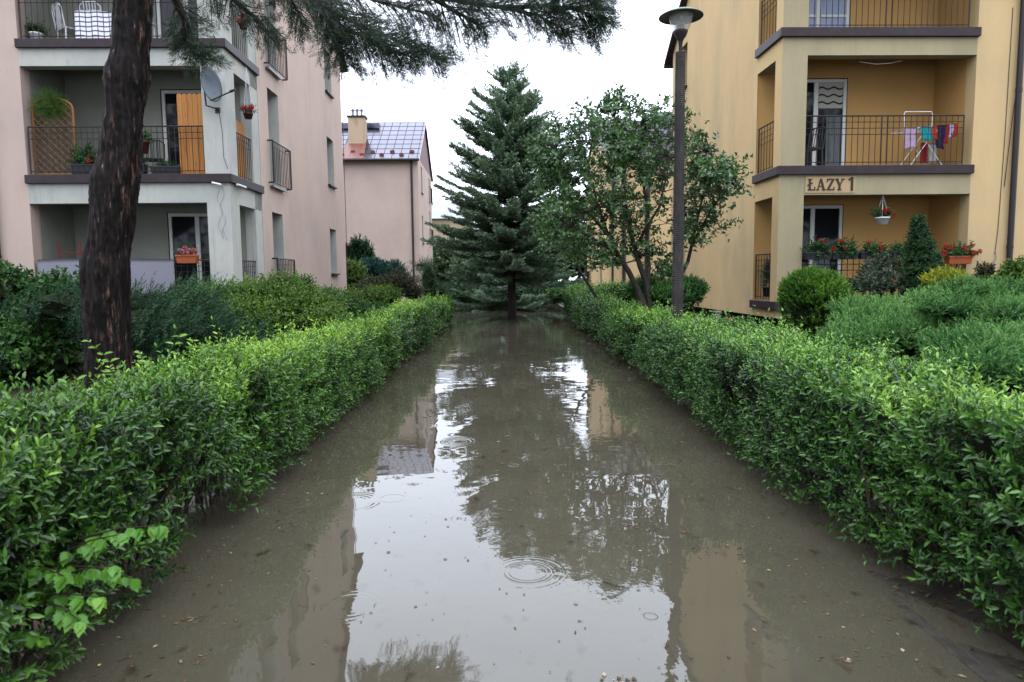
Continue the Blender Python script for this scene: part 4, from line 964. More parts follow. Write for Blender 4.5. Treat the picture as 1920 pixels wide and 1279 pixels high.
# ------------------------------------------------------------------ pine in the left foreground
def pine():
    Y0 = 7.2; prof = [(-160,262,80),(-60,252,80),(0,246,82),(60,243,80),(100,240,76),(125,236,86),(145,234,94),(165,235,86),(200,231,77),(250,226,79),(300,221,83),(322,215,94),(338,213,97),(380,210,89),(440,204,87),(480,196,92),(500,195,98),(520,194,97),(545,195,92),(600,198,90),(660,200,90),(720,203,96),(790,206,106)]
    rng = np.random.default_rng(5); base = atY(203, 720, Y0)
    root = empty('pine_tree', (base[0], base[1], 0), 0, 'big pine with a dark scaly wet trunk in the left foreground', 'pine tree'); org = np.array([base[0], base[1], 0.])
    ys = np.linspace(-160, 790, 210); cx = np.interp(ys, [p[0] for p in prof], [p[1] for p in prof]); wd = np.interp(ys, [p[0] for p in prof], [p[2] for p in prof])
    cx = np.convolve(np.pad(cx, 3, 'edge'), np.ones(7)/7, 'valid'); wd = np.convolve(np.pad(wd, 2, 'edge'), np.ones(5)/5, 'valid')
    ns = 72; V = []; n1 = Noise3(1, 7.); n2 = Noise3(2, 22.); n3 = Noise3(9, 50.)
    for y, c, w_ in zip(ys, cx, wd):
        ctr = atY(c, y, Y0); e = atY(c+w_/2, y, Y0); ctr[0] += .022; r = abs(e[0]-ctr[0]+.022)*.84
        a = np.linspace(0, 2*pi, ns, endpoint=False); ring = np.stack([np.cos(a), np.sin(a), np.zeros(ns)], 1)
        P = ctr+ring*r; Q = P*np.array([1, 1, .28])
        # vertical plates: ridged noise stretched along the trunk
        d = .020*n1(Q*1.0) - .030*np.abs(n2(Q)) - .012*np.abs(n3(Q*np.array([1,1,1.6]))) + .016
        P = P+ring*d[:, None]; V.append(P-org)
    V = np.concatenate(V); nr = len(ys); F = []
    idx = np.arange(nr*ns).reshape(nr, ns); nx_ = np.roll(idx, -1, 1)
    a_, b2, c_, d_ = idx[:-1].ravel(), nx_[:-1].ravel(), nx_[1:].ravel(), idx[1:].ravel()
    F = np.concatenate([np.stack([a_,b2,c_],1), np.stack([a_,c_,d_],1)])
    # bark
    bm = bpy.data.materials.new('scaly_pine_bark'); bm.use_nodes = True; t = bm.node_tree; b = t.nodes['Principled BSDF']
    tcn = t.nodes.new('ShaderNodeTexCoord'); mp = t.nodes.new('ShaderNodeMapping'); mp.inputs['Scale'].default_value = (1,1,.14); t.links.new(tcn.outputs['Object'], mp.inputs[0])
    nz = t.nodes.new('ShaderNodeTexNoise'); nz.inputs['Scale'].default_value = 26; nz.inputs['Detail'].default_value = 8; nz.inputs['Roughness'].default_value = .7; t.links.new(mp.outputs[0], nz.inputs['Vector'])
    big = t.nodes.new('ShaderNodeTexNoise'); big.inputs['Scale'].default_value = 5; big.inputs['Detail'].default_value = 3; t.links.new(mp.outputs[0], big.inputs['Vector'])
    sep = t.nodes.new('ShaderNodeSeparateXYZ'); t.links.new(tcn.outputs['Object'], sep.inputs[0])
    def mr(f, lo, hi, a0=0., a1=1.):
        r = t.nodes.new('ShaderNodeMapRange'); t.links.new(f, r.inputs[0])
        for i, x in zip((1,2,3,4), (lo,hi,a0,a1)): r.inputs[i].default_value = x
        return r.outputs[0]
    def mul(x, y):
        n = t.nodes.new('ShaderNodeMath'); n.operation = 'MULTIPLY'; t.links.new(x, n.inputs[0]); t.links.new(y, n.inputs[1]); return n.outputs[0]
    def mix(f, ca, cb):
        x = t.nodes.new('ShaderNodeMix'); x.data_type = 'RGBA'; t.links.new(f, x.inputs[0])
        if isinstance(ca, tuple): x.inputs[6].default_value = (*ca, 1)
        else: t.links.new(ca, x.inputs[6])
        x.inputs[7].default_value = (*cb, 1); return x.outputs[2]
    c = mix(mr(nz.outputs['Fac'], .45, .62), (.0050,.0040,.0036), (.016,.0118,.0102))
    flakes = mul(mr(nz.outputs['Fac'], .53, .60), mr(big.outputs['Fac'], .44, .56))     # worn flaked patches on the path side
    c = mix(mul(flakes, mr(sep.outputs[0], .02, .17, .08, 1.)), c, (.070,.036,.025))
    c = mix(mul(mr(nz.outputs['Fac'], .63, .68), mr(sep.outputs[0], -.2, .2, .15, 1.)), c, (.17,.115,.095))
    t.links.new(c, b.inputs['Base Color']); b.inputs['Roughness'].default_value = .6; b.inputs['Specular IOR Level'].default_value = .05
    bp = t.nodes.new('ShaderNodeBump'); bp.inputs['Strength'].default_value = .8; bp.inputs['Distance'].default_value = .02; t.links.new(nz.outputs['Fac'], bp.inputs['Height']); t.links.new(bp.outputs[0], b.inputs['Normal'])
    tri_obj('trunk', V, F, None, bm, root, smooth=True)
    # upper trunk and crown (above the frame, seen in the water and from aside)
    top = atY(262, -160, Y0); m = MB()
    m.tube([top-org+[0,0,-.3], top-org+[.05,.1,1.0], top-org+[.1,.2,2.2], top-org+[.1,.2,3.6]], [.22,.19,.15,.05], 12)
    T = top
    limbs = [ # photo pixels + depth; first is the trunk
      [(T, None), (350,-90,7.3), (400,-35,7.6), (440,0,7.9), (480,35,8.1), (508,72,8.2)],
      [(T, None), (300,-60,6.9), (330,0,7.2), (350,45,7.4), (348,75,7.5), (362,98,7.5), (392,112,7.5)],
      [(T, None), (430,-110,7.8), (520,-50,8.6), (580,-5,9.4), (612,30,9.7), (632,75,9.8), (642,110,9.9)],
      [(580,-5,9.4), (630,25,9.7), (690,55,9.9), (750,78,10.2), (800,98,10.3), (828,112,10.3)],
      [(612,40,9.7), (680,68,9.9), (730,90,10.1), (775,108,10.2)],
      [(T, None), (540,-170,7.8), (680,-70,8.3), (790,-15,8.6), (880,5,8.8), (950,15,8.9), (1010,30,9.0), (1070,60,9.0)],
      [(790,-15,8.6), (860,25,8.8), (905,50,8.8)],
      [(950,15,8.9), (1030,10,9.0), (1090,20,9.0), (1125,40,9.0)],
      [(680,-70,8.3), (900,-70,8.6), (1020,-40,8.8), (1095,-5,8.9), (1125,15,8.9)],
      [(520,-50,8.4), (600,-30,8.5), (680,-5,8.6), (760,15,8.7), (820,30,8.8)],
      [(430,-110,7.8), (480,-60,8.0), (540,-10,8.3), (570,45,8.5)],
      [(T, None), (100,-150,7.0), (-50,-130,6.8), (-180,-90,6.6)],
    ]
    P, D, L, V0 = [], [], [], []
    dens = [.7,.8,1.0,1.5,1.4,1.3,1.1,1.5,1.2,1.1,1.1,.9,.7,.8]
    for li, l in enumerate(limbs):
        pts = [np.array(q[0]) if len(q) == 2 else atY(*q) for q in l]
        fine = []
        for i in range(len(pts)-1):
            for k in range(6): fine.append(pts[i]+(pts[i+1]-pts[i])*k/6)
        fine.append(pts[-1]); n = len(fine); f2 = [fine[0]]+[(fine[i-1]+fine[i]*2+fine[i+1])/4 for i in range(1, n-1)]+[fine[-1]]
        r0 = .055 if len(l[0]) == 2 else .026
        m.tube([q-org for q in f2], [r0*(1-i/(n-1))**.8+.006 for i in range(n)], 7, cap=False)
        st = int(n*.35) if len(l[0]) == 2 else 2
        for i in range(st, n):
            bd = f2[min(i+1, n-1)]-f2[max(i-1, 0)]; bd /= np.linalg.norm(bd)
            for rep in range(max(1, int(round(3.6*dens[li]+rng.random()-.5)))):
                s_ = (i-st)/(n-st); Lb = (.26+.55*(1-s_))*(.5+.8*rng.random())*{0: .45, 1: .28, 10: .5, 2: .8}.get(li, .85)
                sd_ = rng.normal(size=3)*np.array([1,1,.45]); sd_ -= bd*(sd_@bd); sd_ /= np.linalg.norm(sd_)
                d = bd*.75+sd_*.85+np.array([0,0,-.16]); d /= np.linalg.norm(d)
                e = f2[i]+d*Lb+np.array([0,0,-.10*Lb]); mid = f2[i]+d*Lb*.5
                m.tube([f2[i]-org, mid-org, e-org], [.009,.006,.003], 4, cap=False)
                ns_ = max(2, int(Lb/.085))
                for k in range(ns_):
                    t = .25+.75*(k+rng.random()*.6)/ns_; p = f2[i]+(e-f2[i])*t
                    dd = d*.8+rng.normal(size=3)*.55+np.array([0,0,.05]); P.append(p); D.append(dd); L.append(.09+.09*rng.random()); V0.append(rng.random())
                P.append(e); D.append(d+rng.normal(size=3)*.2); L.append(.14); V0.append(rng.random()*.5+.5)
    P, D, L, V0 = map(np.array, (P, D, L, V0)); print('pine shoots', len(P))
    V, F, A = sprigs(rng, P, D, L, 15, .068, .0046, ang=50, az='rand', v0=V0, fold=.05, curl=.1, jit=.12, tipv=.2, blade=True)
    m.build('branch', M['treebark'], root); tri_obj('foliage', V-org, F, A, M['pine'], root)
pine()

# ------------------------------------------------------------------ lamp post
lp = atY(1270, 572, 10.7)
lamp = empty('street_lamp', (lp[0], lp[1], 0), 0, 'tall park lamp with a ribbed dark pole and shallow shade over a clear bowl', 'street lamp')
prof = [(.112, -.3)]; z = -.3; zt = 4.88; k = 0
while z < zt:
    f = (z+.3)/(zt+.3); r = .100-.024*f; prof += [(r, z), (r, z+.017), (r*.86, z+.020), (r*.86, z+.027)]; z += .030
prof += [(.074, zt), (.0, zt+.004)]
MB().lathe(prof, n=8).build('pole', mat('ribbed_pole', (.045,.040,.036), .6, .4, noise=[(9,(.10,.085,.075),.45,.75,(1,1,.4))]), lamp)
MB().lathe([(.028,4.87),(.028,5.0),(.034,5.01),(.034,5.04)], n=16).build('neck', M['iron'], lamp, smooth=True)
hd = empty('lamp_head', (0,0,0)); hd.parent = lamp
MB().lathe([(.032,5.03),(.05,5.07),(.085,5.12),(.105,5.17),(.110,5.19),(.10,5.195)], n=24).build('bowl_base', M['iron'], hd, smooth=True)
gm = bpy.data.materials.new('clear_bowl'); gm.use_nodes = True; t = gm.node_tree; b = t.nodes['Principled BSDF']; b.inputs['Base Color'].default_value = (.8,.8,.76,1); b.inputs['Roughness'].default_value = .12; b.inputs['Transmission Weight'].default_value = .85; b.inputs['IOR'].default_value = 1.1
MB().lathe([(.102,5.18),(.125,5.23),(.150,5.29),(.170,5.36),(.180,5.42),(.177,5.42),(.167,5.36),(.147,5.29),(.122,5.23),(.099,5.185)], n=32).build('glass_bowl', gm, hd, smooth=True)
MB().lathe([(.0,5.21),(.058,5.21),(.058,5.30),(.05,5.30),(.02,5.31),(.018,5.40),(.0,5.41)], n=16).build('bulb_holder', M['iron'], hd)
MB().lathe([(.0,5.425),(.18,5.424),(.325,5.395),(.330,5.392),(.330,5.40),(.24,5.45),(.10,5.475),(0,5.48)], n=40).build('shade', mat('shade_metal', (.10,.115,.10), .45, .5), hd, smooth=True)

# ------------------------------------------------------------------ things on the left building
def LP(u, y, z): return W(LO, u, y, z, -1)
def RP(u, y, z): return W(RO, u, y, z, 1)
# satellite dish on the corner pillar
ds = empty('satellite_dish', LP(.18, -.0, 5.2), YAW, 'grey satellite dish with its arm on the corner pillar of the pink block', 'satellite dish')
m = MB(); vs, fs = [], []; R_ = .345; nr, na = 7, 28
ax = Vector((-.12, -.62, 0)); 
fwd = Vector((.95, -.28, .08)).normalized(); sx = fwd.cross(Vector((0,0,1))).normalized(); sz = sx.cross(fwd)
cen = Vector((-.04, -.30, .30))
for i in range(nr+1):
    for k in range(na):
        rr = R_*i/nr; a = 2*pi*k/na; vs.append(cen+sx*rr*cos(a)*.92+sz*rr*sin(a)*1.0+fwd*(.07*(i/nr)**2))
n0 = len(vs)
for i in range(nr+1):
    for k in range(na): vs.append(vs[i*na+k]-fwd*.012)
for i in range(nr):
    for k in range(na):
        k2 = (k+1) % na; fs.append((i*na+k, i*na+k2, (i+1)*na+k2, (i+1)*na+k)); fs.append((n0+i*na+k, n0+(i+1)*na+k, n0+(i+1)*na+k2, n0+i*na+k2))
for k in range(na): fs.append((nr*na+k, nr*na+(k+1) % na, n0+nr*na+(k+1) % na, n0+nr*na+k))
m.add(vs, fs); m.build('dish', mat('dish_grey', (.11,.13,.15), .5, .4, noise=[(5,(.075,.09,.11),.4,.7,S1)]), ds, smooth=True)
lo = cen-sz*R_*.93; fp = cen+fwd*.52-sz*R_*.62
m = MB(); m.tube([lo, fp], .014, 6); m.build('arm', M['iron'], ds)
m = MB(); m.tube([fp-fwd*.03, fp+fwd*.09+sz*.02], [.03,.022], 10); m.build('receiver', M['anthracite'], ds)
m = MB(); m.tube([cen-fwd*.01, cen-fwd*.12-sz*.06, cen-fwd*.12-sz*.40, Vector((.0,-.06,-.12)), Vector((.0,.0,-.14))], .018, 8); m.box(-.05,.05,-.012,-.002,-.2,-.08); m.build('wall_bracket', M['iron'], ds)

# cables down the pillar
cb = MB(); cb.tube([(-.16,-.01,5.1),(-.10,-.012,4.6),(-.10,-.012,4.1),(-.02,-.02,3.85)], .005, 4); cb.build('cable', M['iron'], left)
cb = MB()
for k in range(2):
    pts = [(-.18-.05*k, -.01, 3.55)]
    for q in range(12): pts.append((-.17-.06*k+.05*sin(q*1.1+k*2), -.012, 3.5-.10*q))
    cb.tube(pts, .0028, 4)
cb.tube([(-.10,-.012,2.35),(-.16,-.012,2.5),(-.2,-.012,2.6)], .004, 4); cb.build('dangling_cable', M['steel'], left)
fl = MB(); fl.tube([(-.33,-.09,3.56),(-.10,-.22,3.50)], .022, 8); fl.build('lamp_fitting', M['white'], left)
fl = MB(); fl.tube([(.10,.15,3.55),(.10,.65,3.55)], .026, 8); fl.build('lamp_fitting', M['white'], left)

# wooden trellis
tr = empty('trellis', LP(3.72, .22, 3.76), YAW, 'brown arched lattice trellis on the middle balcony of the pink block', 'trellis')
m = MB(); hw = .42; H1 = 1.40; H2 = 1.62
arc = [(-hw,0),( -hw,H1)]+[(-hw*cos(a), H1+(H2-H1)*sin(a)) for a in np.linspace(0, pi, 9)[1:-1]]+[(hw,H1),(hw,0)]
m.tube([(x,0,z) for x, z in arc], .026, 6); m.tube([(-hw,0,.04),(hw,0,.04)], .022, 6); m.build('frame', M['trellis'], tr)
m = MB(); sp_ = .115
for sgn in (1, -1):
    for k in range(-16, 17):
        pts = []
        for t_ in np.linspace(-1.2, 2.8, 161):
            x = (k*sp_+sgn*t_)/1.0; z = t_
            x = k*sp_*1.4+sgn*(t_-.8)
            if abs(x) < hw and 0.02 < z < H1+(H2-H1)*math.sqrt(max(0, 1-(x/hw)**2)): pts.append((x, sgn*.006, z))
        if len(pts) > 1: m.tube([pts[0], pts[-1]], .010, 4)
m.build('lattice', M['trellis'], tr)
def plant_at(name, label, cat, loc, kind, matn, r, n, seed, flowers=0, fmat='petal', group=None, pot=None, scale=1.0, v=1., potrot=YAW, trail=0):
    """potted plant: pot geometry from a callable, foliage ball, flower heads"""
    root = empty(name, loc, potrot, label, cat, group); rng = np.random.default_rng(seed)
    if pot: pot(root)
    k = dict(KIND[kind]); up = k.pop('up'); L0 = k.pop('L')*scale; K = k.pop('K'); k['ll'] *= scale; k['lw'] *= scale
    d = nrm(rng.normal(size=(n, 3))); d[:, 2] = abs(d[:, 2])*(1-trail)+d[:, 2]*trail
    P = d*np.array(r)*(.4+.5*rng.random(n))[:, None]; D = nrm(d+np.array([0,0,up*.6])+rng.normal(size=(n,3))*.5)
    P[:, 2] += .02
    V, F, A = sprigs(rng, P-D*L0*.3, D, L0*(.6+.6*rng.random(n)), K, v0=rng.random(n)*v, **k); tri_obj('foliage', V, F, A, M[matn], root)
    for i in range(flowers):
        q = nrm(rng.normal(size=(1, 3)))[0]; q[2] = abs(q[2])*.9; q[1] = -abs(q[1]); c = q*np.array(r)*1.05+np.array([0,-.02,.03])
        nn = 46; dd = nrm(rng.normal(size=(nn, 3))); PP = c+dd*.028
        V, F, kk = leaf_mesh(PP, dd+rng.normal(size=(nn,3))*.6, rng.normal(size=(nn,3)), np.full(nn,.030), np.full(nn,.028)); tri_obj('flower', V, F, np.repeat(rng.random(nn), kk), M[fmat], root)
    return root
def trough(L, W_, H, mt):
    def f(root):
        m = MB(); a, b = L/2, W_/2
        m.add([(-a*.92,-b*.8,-H),(a*.92,-b*.8,-H),(a*.92,b*.8,-H),(-a*.92,b*.8,-H),(-a,-b,0),(a,-b,0),(a,b,0),(-a,b,0)], [(0,3,2,1),(4,5,6,7),(0,1,5,4),(1,2,6,5),(2,3,7,6),(3,0,4,7)])
        m.box(-a-.012, a+.012, -b-.012, -b-.002, -.03, .006)
        m.build('trough', M[mt], root, bevel=.006)
    return f
def roundpot(r, H, mt, handles=None):
    def f(root):
        MB().lathe([(r*.0,-H),(r*.68,-H),(r*.9,-.03),(r*.97,-.03),(r,0),(r*.9,.0),(r*.86,-.03)], n=18).build('pot', M[mt], root, smooth=True)
        if handles:
            m = MB()
            for a in (0, 2.1, 4.2): m.tube([(r*cos(a), r*sin(a), 0), (0, 0, handles)], .005, 4)
            m.build('hanger', M['white'], root)
    return f
plant_at('hanging_fern', 'feathery green plant spilling over the top of the trellis', 'potted plant', LP(3.72, .16, 5.18), 'feather', 'thuja', (.36,.16,.30), 420, 301, scale=.5, v=.6, trail=.9)
plant_at('potted_plant', 'brown hanging pot with a leafy plant on the middle railing', 'potted plant', LP(1.75, -.06, 4.42), 'broad', 'geranium', (.20,.14,.16), 60, 302, pot=roundpot(.15,.24,'brownpot'), scale=.9, v=1.2)
plant_at('flower_box', 'dark trough with one red bloom on the balcony floor beside the pine trunk', 'flower box', LP(2.05, .16, 3.98), 'broad', 'geranium', (.22,.10,.12), 40, 303, flowers=2, pot=trough(.5,.2,.2,'anthracite'), scale=.8)
plant_at('flower_box', 'dark trough with low green leaves on the balcony floor left of the wooden screen', 'flower box', LP(1.38, .16, 3.93), 'broad', 'geranium', (.20,.10,.08), 40, 304, pot=trough(.62,.2,.16,'anthracite'), scale=.7, v=1.2)
plant_at('flower_box', 'dark trough with leafy plants just right of the trellis', 'flower box', LP(3.05, .16, 3.98), 'broad', 'geranium', (.34,.12,.42), 110, 305, flowers=1, pot=trough(.6,.2,.2,'anthracite'), v=1.1)
plant_at('hanging_basket', 'small hanging basket of red flowers in the side opening of the middle balcony', 'hanging basket', LP(-.12, .95, 5.22), 'small', 'silver', (.15,.15,.16), 50, 306, flowers=5, pot=roundpot(.11,.12,'brownpot',1.0), v=1.2)
plant_at('hanging_basket', 'small hanging basket of red flowers in the side opening of the top balcony', 'hanging basket', LP(-.10, .95, 7.15), 'small', 'silver', (.13,.13,.16), 40, 307, flowers=5, pot=roundpot(.11,.12,'brownpot',.9), v=1.2)
plant_at('flower_box', 'orange-brown trough of pink and white begonias hung on the grey fabric screen', 'flower box', LP(.92, -.10, 2.05), 'small', 'geranium', (.20,.09,.14), 50, 308, flowers=9, fmat='pinkpetal', pot=trough(.42,.20,.17,'terracotta'))
plant_at('potted_plant', 'white pot with a green plant at the left end of the top balcony', 'potted plant', LP(4.0, .3, 6.72), 'broad', 'geranium', (.2,.15,.2), 40, 309, pot=roundpot(.14,.2,'white'))
# wooden board screen (two panels)
for (lab, pts, u0, n_, ax_) in (('tall varnished board screen with scalloped top on the middle balcony, front', None, .54, 5, 'x'), ('narrow varnished board screen seen in the side opening of the middle balcony', None, .80, 7, 'y')):
    bs = empty('board_screen', LP(u0, .14, 3.78) if ax_ == 'x' else LP(.14, u0, 3.78), YAW, lab, 'screen')
    for k in range(n_):
        w_ = .108 if ax_ == 'x' else .085; H_ = 1.66 if ax_ == 'x' else 1.3
        a = -w_*k-w_; out = [(a+.003,0),(a+w_-.003,0),(a+w_-.003,H_-.03),(a+w_*.75,H_),(a+w_*.25,H_),(a+.003,H_-.03)]
        if ax_ == 'x': vs = [(x,-.01,z) for x, z in out]+[(x,.012,z) for x, z in out]
        else: vs = [(0,-x-w_*0,z) for x, z in out]+[(-.02,-x,z) for x, z in out]
        n6 = 6; fs = [tuple(range(6)), tuple(range(11, 5, -1))]+[(i, (i+1) % 6, (i+1) % 6+6, i+6) for i in range(6)]
        m = MB(); m.add(vs, fs); m.build('board', M['wood'], bs)
    m = MB()
    if ax_ == 'x': m.box(-w_*n_, 0, .014, .034, .95, 1.02); m.box(-w_*n_, 0, .014, .034, .3, .37)
    else: m.box(-.044,-.022, 0, w_*n_, .6, .67)
    m.build('cross_rail', M['wood'], bs)
# grey fabric privacy screen at ground floor
def cloth_sheet(name, mt, parent, w_, h_, nx_, nz_, fn, th=.004):
    vs, fs = [], []
    for sgn in (0, 1):
        for i in range(nx_+1):
            for j in range(nz_+1):
                x, z = w_*i/nx_, h_*j/nz_; px_, py_, pz_ = fn(x, z); vs.append((px_, py_+sgn*th, pz_))
    n1 = (nx_+1)*(nz_+1)
    for i in range(nx_):
        for j in range(nz_):
            a = i*(nz_+1)+j; b = a+nz_+1; fs.append((a, b, b+1, a+1)); fs.append((n1+a, n1+a+1, n1+b+1, n1+b))
    for i in range(nx_):
        for j in (0, nz_):
            a = i*(nz_+1)+j; b = a+nz_+1; fs.append((a, n1+a, n1+b, b))
    for j in range(nz_):
        for i in (0, nx_):
            a = i*(nz_+1)+j; fs.append((a, a+1, n1+a+1, n1+a))
    return MB().add(vs, fs).build(name, mt, parent, smooth=True)
fs_ = empty('fabric_screen', LP(4.12, -.02, .99), YAW, 'grey fabric screen tied along the ground-floor railing of the pink block', 'screen')
cloth_sheet('fabric', M['cloth'], fs_, 2.85, 1.0, 40, 12, lambda x, z: (x, -.012*sin(x*2.3)*(1-z)-.006*sin(x*9+z*3), z+.012*sin(x*1.6)))
# dark red chair frame on the ground balcony
lc = empty('ladder_chair', LP(3.95, .45, .97), YAW, 'dark red wooden uprights with a crossbar behind the grey fabric screen', 'chair')
for x in (-.0, .46):
    m = MB(); m.tube([(x,0,0),(x-.02,.05,1.40)], .02, 6); m.build('leg', M['red'], lc)
m = MB(); m.tube([(0,.04,1.17),(.46,.04,1.17)], .012, 6); m.tube([(0,.02,.7),(.46,.02,.7)], .012, 6); m.box(0,.46,-.3,.03,.45,.49); m.build('crossbar', M['red'], lc)
# top balcony: white chair draped with a striped blanket, table
def plastic_chair(loc, rz, label, mt='white'):
    c = empty('garden_chair', loc, rz, label, 'chair'); m = MB(); m.box(-.22,.22,-.22,.22,.40,.43); m.build('seat', M[mt], c, bevel=.01)
    for x in (-.2,.2):
        for y in (-.2,.2):
            m = MB(); m.tube([(x*1.1,y*1.1,0),(x,y,.41)], .016, 6); m.build('leg', M[mt], c)
    m = MB(); m.tube([(-.21,.22,.42),(-.22,.28,.82),(-.12,.30,.90),(.12,.30,.90),(.22,.28,.82),(.21,.22,.42)], .014, 6)
    for x in (-.12,-.06,0,.06,.12): m.tube([(x,.22,.43),(x,.30,.89)], .010, 5)
    m.build('backrest', M[mt], c); return c
plastic_chair(LP(2.95,.75,6.52), YAW+pi, 'white garden chair under the striped blanket on the top balcony')
plastic_chair(LP(3.55,.8,6.52), YAW+2.5, 'white garden chair left of the striped blanket on the top balcony')
plastic_chair(LP(1.95,.8,3.77), YAW+.4, 'dark garden chair behind the middle railing, right of the pine trunk', 'anthracite')
sb = bpy.data.materials.new('striped_blanket'); sb.use_nodes = True; t = sb.node_tree; b = t.nodes['Principled BSDF']; b.inputs['Roughness'].default_value = .95
wv = t.nodes.new('ShaderNodeTexWave'); wv.bands_direction = 'Z'; wv.inputs['Scale'].default_value = 3.2; wv.inputs['Distortion'].default_value = .6; tcn = t.nodes.new('ShaderNodeTexCoord'); t.links.new(tcn.outputs['Object'], wv.inputs[0])
r = t.nodes.new('ShaderNodeValToRGB'); r.color_ramp.elements[0].position = .12; r.color_ramp.elements[0].color = (.04,.045,.08,1); r.color_ramp.elements[1].position = .22; r.color_ramp.elements[1].color = (.6,.58,.62,1); t.links.new(wv.outputs[0], r.inputs[0]); t.links.new(r.outputs[0], b.inputs['Base Color'])
bk = empty('blanket', LP(3.28,.42,6.62), YAW, 'white blanket with dark stripes hanging behind the top railing left of the trunk', 'blanket')
cloth_sheet('fabric', sb, bk, .78, .62, 24, 12, lambda x, z: (x+.06*(.62-z)*(x-.39)*-1.2, -.03*sin(x*17)*(1.1-z)+.08*z, z+.03*sin(x*5)), th=.008)
# loose grey table top
tb = empty('garden_table', LP(2.2,.85,6.52), YAW, 'small white table on the top balcony half hidden by the pine', 'table')
m = MB(); m.box(-.35,.35,-.25,.25,.62,.65); m.build('tabletop', M['white'], tb, bevel=.01)
for x in (-.3,.3):
    for y in (-.2,.2): m = MB(); m.tube([(x,y,0),(x,y,.62)], .018, 6); m.build('leg', M['white'], tb)

# ------------------------------------------------------------------ things on the right building
gb = 'geranium boxes along the ground-floor railing of the ochre block'
for i, (u, n_, fl_, r_, lab) in enumerate(((.80,70,2,(.30,.12,.20),'trough of orange-red geraniums at the pillar end of the ground-floor railing'), (1.35,90,3,(.30,.12,.20),'trough of deep pink and red geraniums second from the pillar on the ground-floor railing'),
        (1.95,70,2,(.26,.12,.14),'black trough of red geraniums left of the gap between planters'), (2.62,80,0,(.30,.12,.15),'black trough of plain green leaves beside the conical spruce'))):
    plant_at('flower_box', lab, 'flower box', RP(u, -.10, 1.97), 'broad', 'geranium', (r_[0], r_[1]+.03, r_[2]+.03), int(n_*1.7), 320+i, flowers=fl_+1 if fl_ else 0, pot=trough(.56,.18,.15,'anthracite'), group=gb, scale=.95, v=1.2, trail=.8)
plant_at('flower_box', 'orange-red trough with trailing red geraniums at the right end of the railing', 'flower box', RP(3.78, -.10, 1.86), 'broad', 'geranium', (.42,.16,.26), 110, 330, flowers=9, pot=trough(.5,.2,.16,'terracotta'), group=gb, scale=.9, v=1.1, trail=.3)
plant_at('hanging_basket', 'white hanging basket with two red blooms under the name plate beam', 'hanging basket', RP(2.27, .14, 2.70), 'broad', 'geranium', (.22,.17,.15), 60, 331, flowers=4, pot=roundpot(.15,.15,'white',.46), scale=.8, v=1.4)
plant_at('potted_plant', 'tall trailing silvery plant in the side opening of the ground-floor balcony', 'potted plant', RP(.14, .80, 1.25), 'small', 'silver', (.14,.14,.75), 200, 332, flowers=2, pot=roundpot(.13,.22,'anthracite'), v=1.1)
# clothes airer
ar = empty('clothes_airer', RP(3.20, .45, 3.76), YAW, 'white folding clothes airer full of washing on the middle ochre balcony', 'clothes airer')
for y in (-.22, .22):
    m = MB(); m.tube([(-.34,y,0),(.22,y,.80)], .009, 6); m.build('leg', M['white'], ar); m = MB(); m.tube([(.38,y,0),(-.22,y,.80)], .009, 6); m.build('leg', M['white'], ar)
m = MB()
for y in (-.26, .26): m.tube([(-.50,y,.78),(.56,y,.84)], .009, 6)
for k in range(9): x = -.50+1.06*k/8; m.tube([(x,-.26,.78+.06*k/8),(x,.26,.78+.06*k/8)], .006, 5)
m.build('rack', M['white'], ar)
m = MB(); m.tube([(-.50,-.26,.78),(-.52,-.26,1.08),(-.50,-.26,1.12),(.06,-.26,1.12),(.08,-.26,1.06),(.08,-.26,.80)], .009, 6); m.build('wing', M['white'], ar)
laundry = [(-.52,.26,.46,(.55,.38,.52),'pale lilac shirt at the left end of the clothes airer','shirt'), (-.16,.24,.30,(.02,.36,.40),'teal shirt on the clothes airer','shirt'), (.07,.11,.30,(.55,.07,.03),'orange-red garment beside the teal shirt on the airer','towel'),
           (.17,.18,.46,(.03,.02,.06),'navy garment in the middle of the clothes airer','trousers'), (.34,.08,.36,(.35,.02,.03),'crimson strip of laundry right of the navy garment','towel'), (.42,.09,.26,(.40,.52,.72),'pale blue cloth near the right end of the airer','towel'), (.50,.10,.28,(.50,.03,.02),'red cloth at the right end of the airer','towel')]
for i, (x, w_, h_, c_, lab, kd) in enumerate(laundry):
    g_ = empty('laundry_'+kd, RP(3.20+x, .16, 3.76+.80-h_+.03*i*.4), YAW, lab, 'laundry', 'washing on the clothes airer')
    cloth_sheet('fabric', mat('fabric_%d' % i, c_, .95, .1, noise=[(12, tuple(v_*.7 for v_ in c_), .45, .7, S1)]), g_, w_, h_, 12, 10, lambda x_, z_, i=i, w_=w_, h_=h_: (x_+.02*sin(z_*14+i), -.018*sin(x_*48+i)*(1.2-z_/h_), z_+.03*sin(x_*9+i)*(1-z_/h_)))
for (x, c_, lab) in ((.05,(.28,.02,.03),'dark red garment hanging low under the clothes airer'), (.24,(.45,.44,.42),'pair of pale grey socks hanging low under the clothes airer')):
    g_ = empty('laundry_towel', RP(3.20+x, .50, 3.76+.12), YAW, lab, 'laundry', 'washing on the clothes airer')
    cloth_sheet('fabric', mat('fabric_low', c_, .95, .1), g_, .16, .42, 8, 8, lambda x_, z_: (x_, -.02*sin(x_*40), z_))
plastic_chair(RP(.82,.55,3.77), YAW-1.2, 'dark garden chair behind the pillar on the middle ochre balcony', 'anthracite')
# cable on the loggia ceiling
cb = MB(); cb.tube([(1.75,.3,5.93),(2.1,.3,5.88),(2.4,.3,5.90),(2.65,.3,5.95)], .007, 5); cb.build('ceiling_cable', M['white'], right)
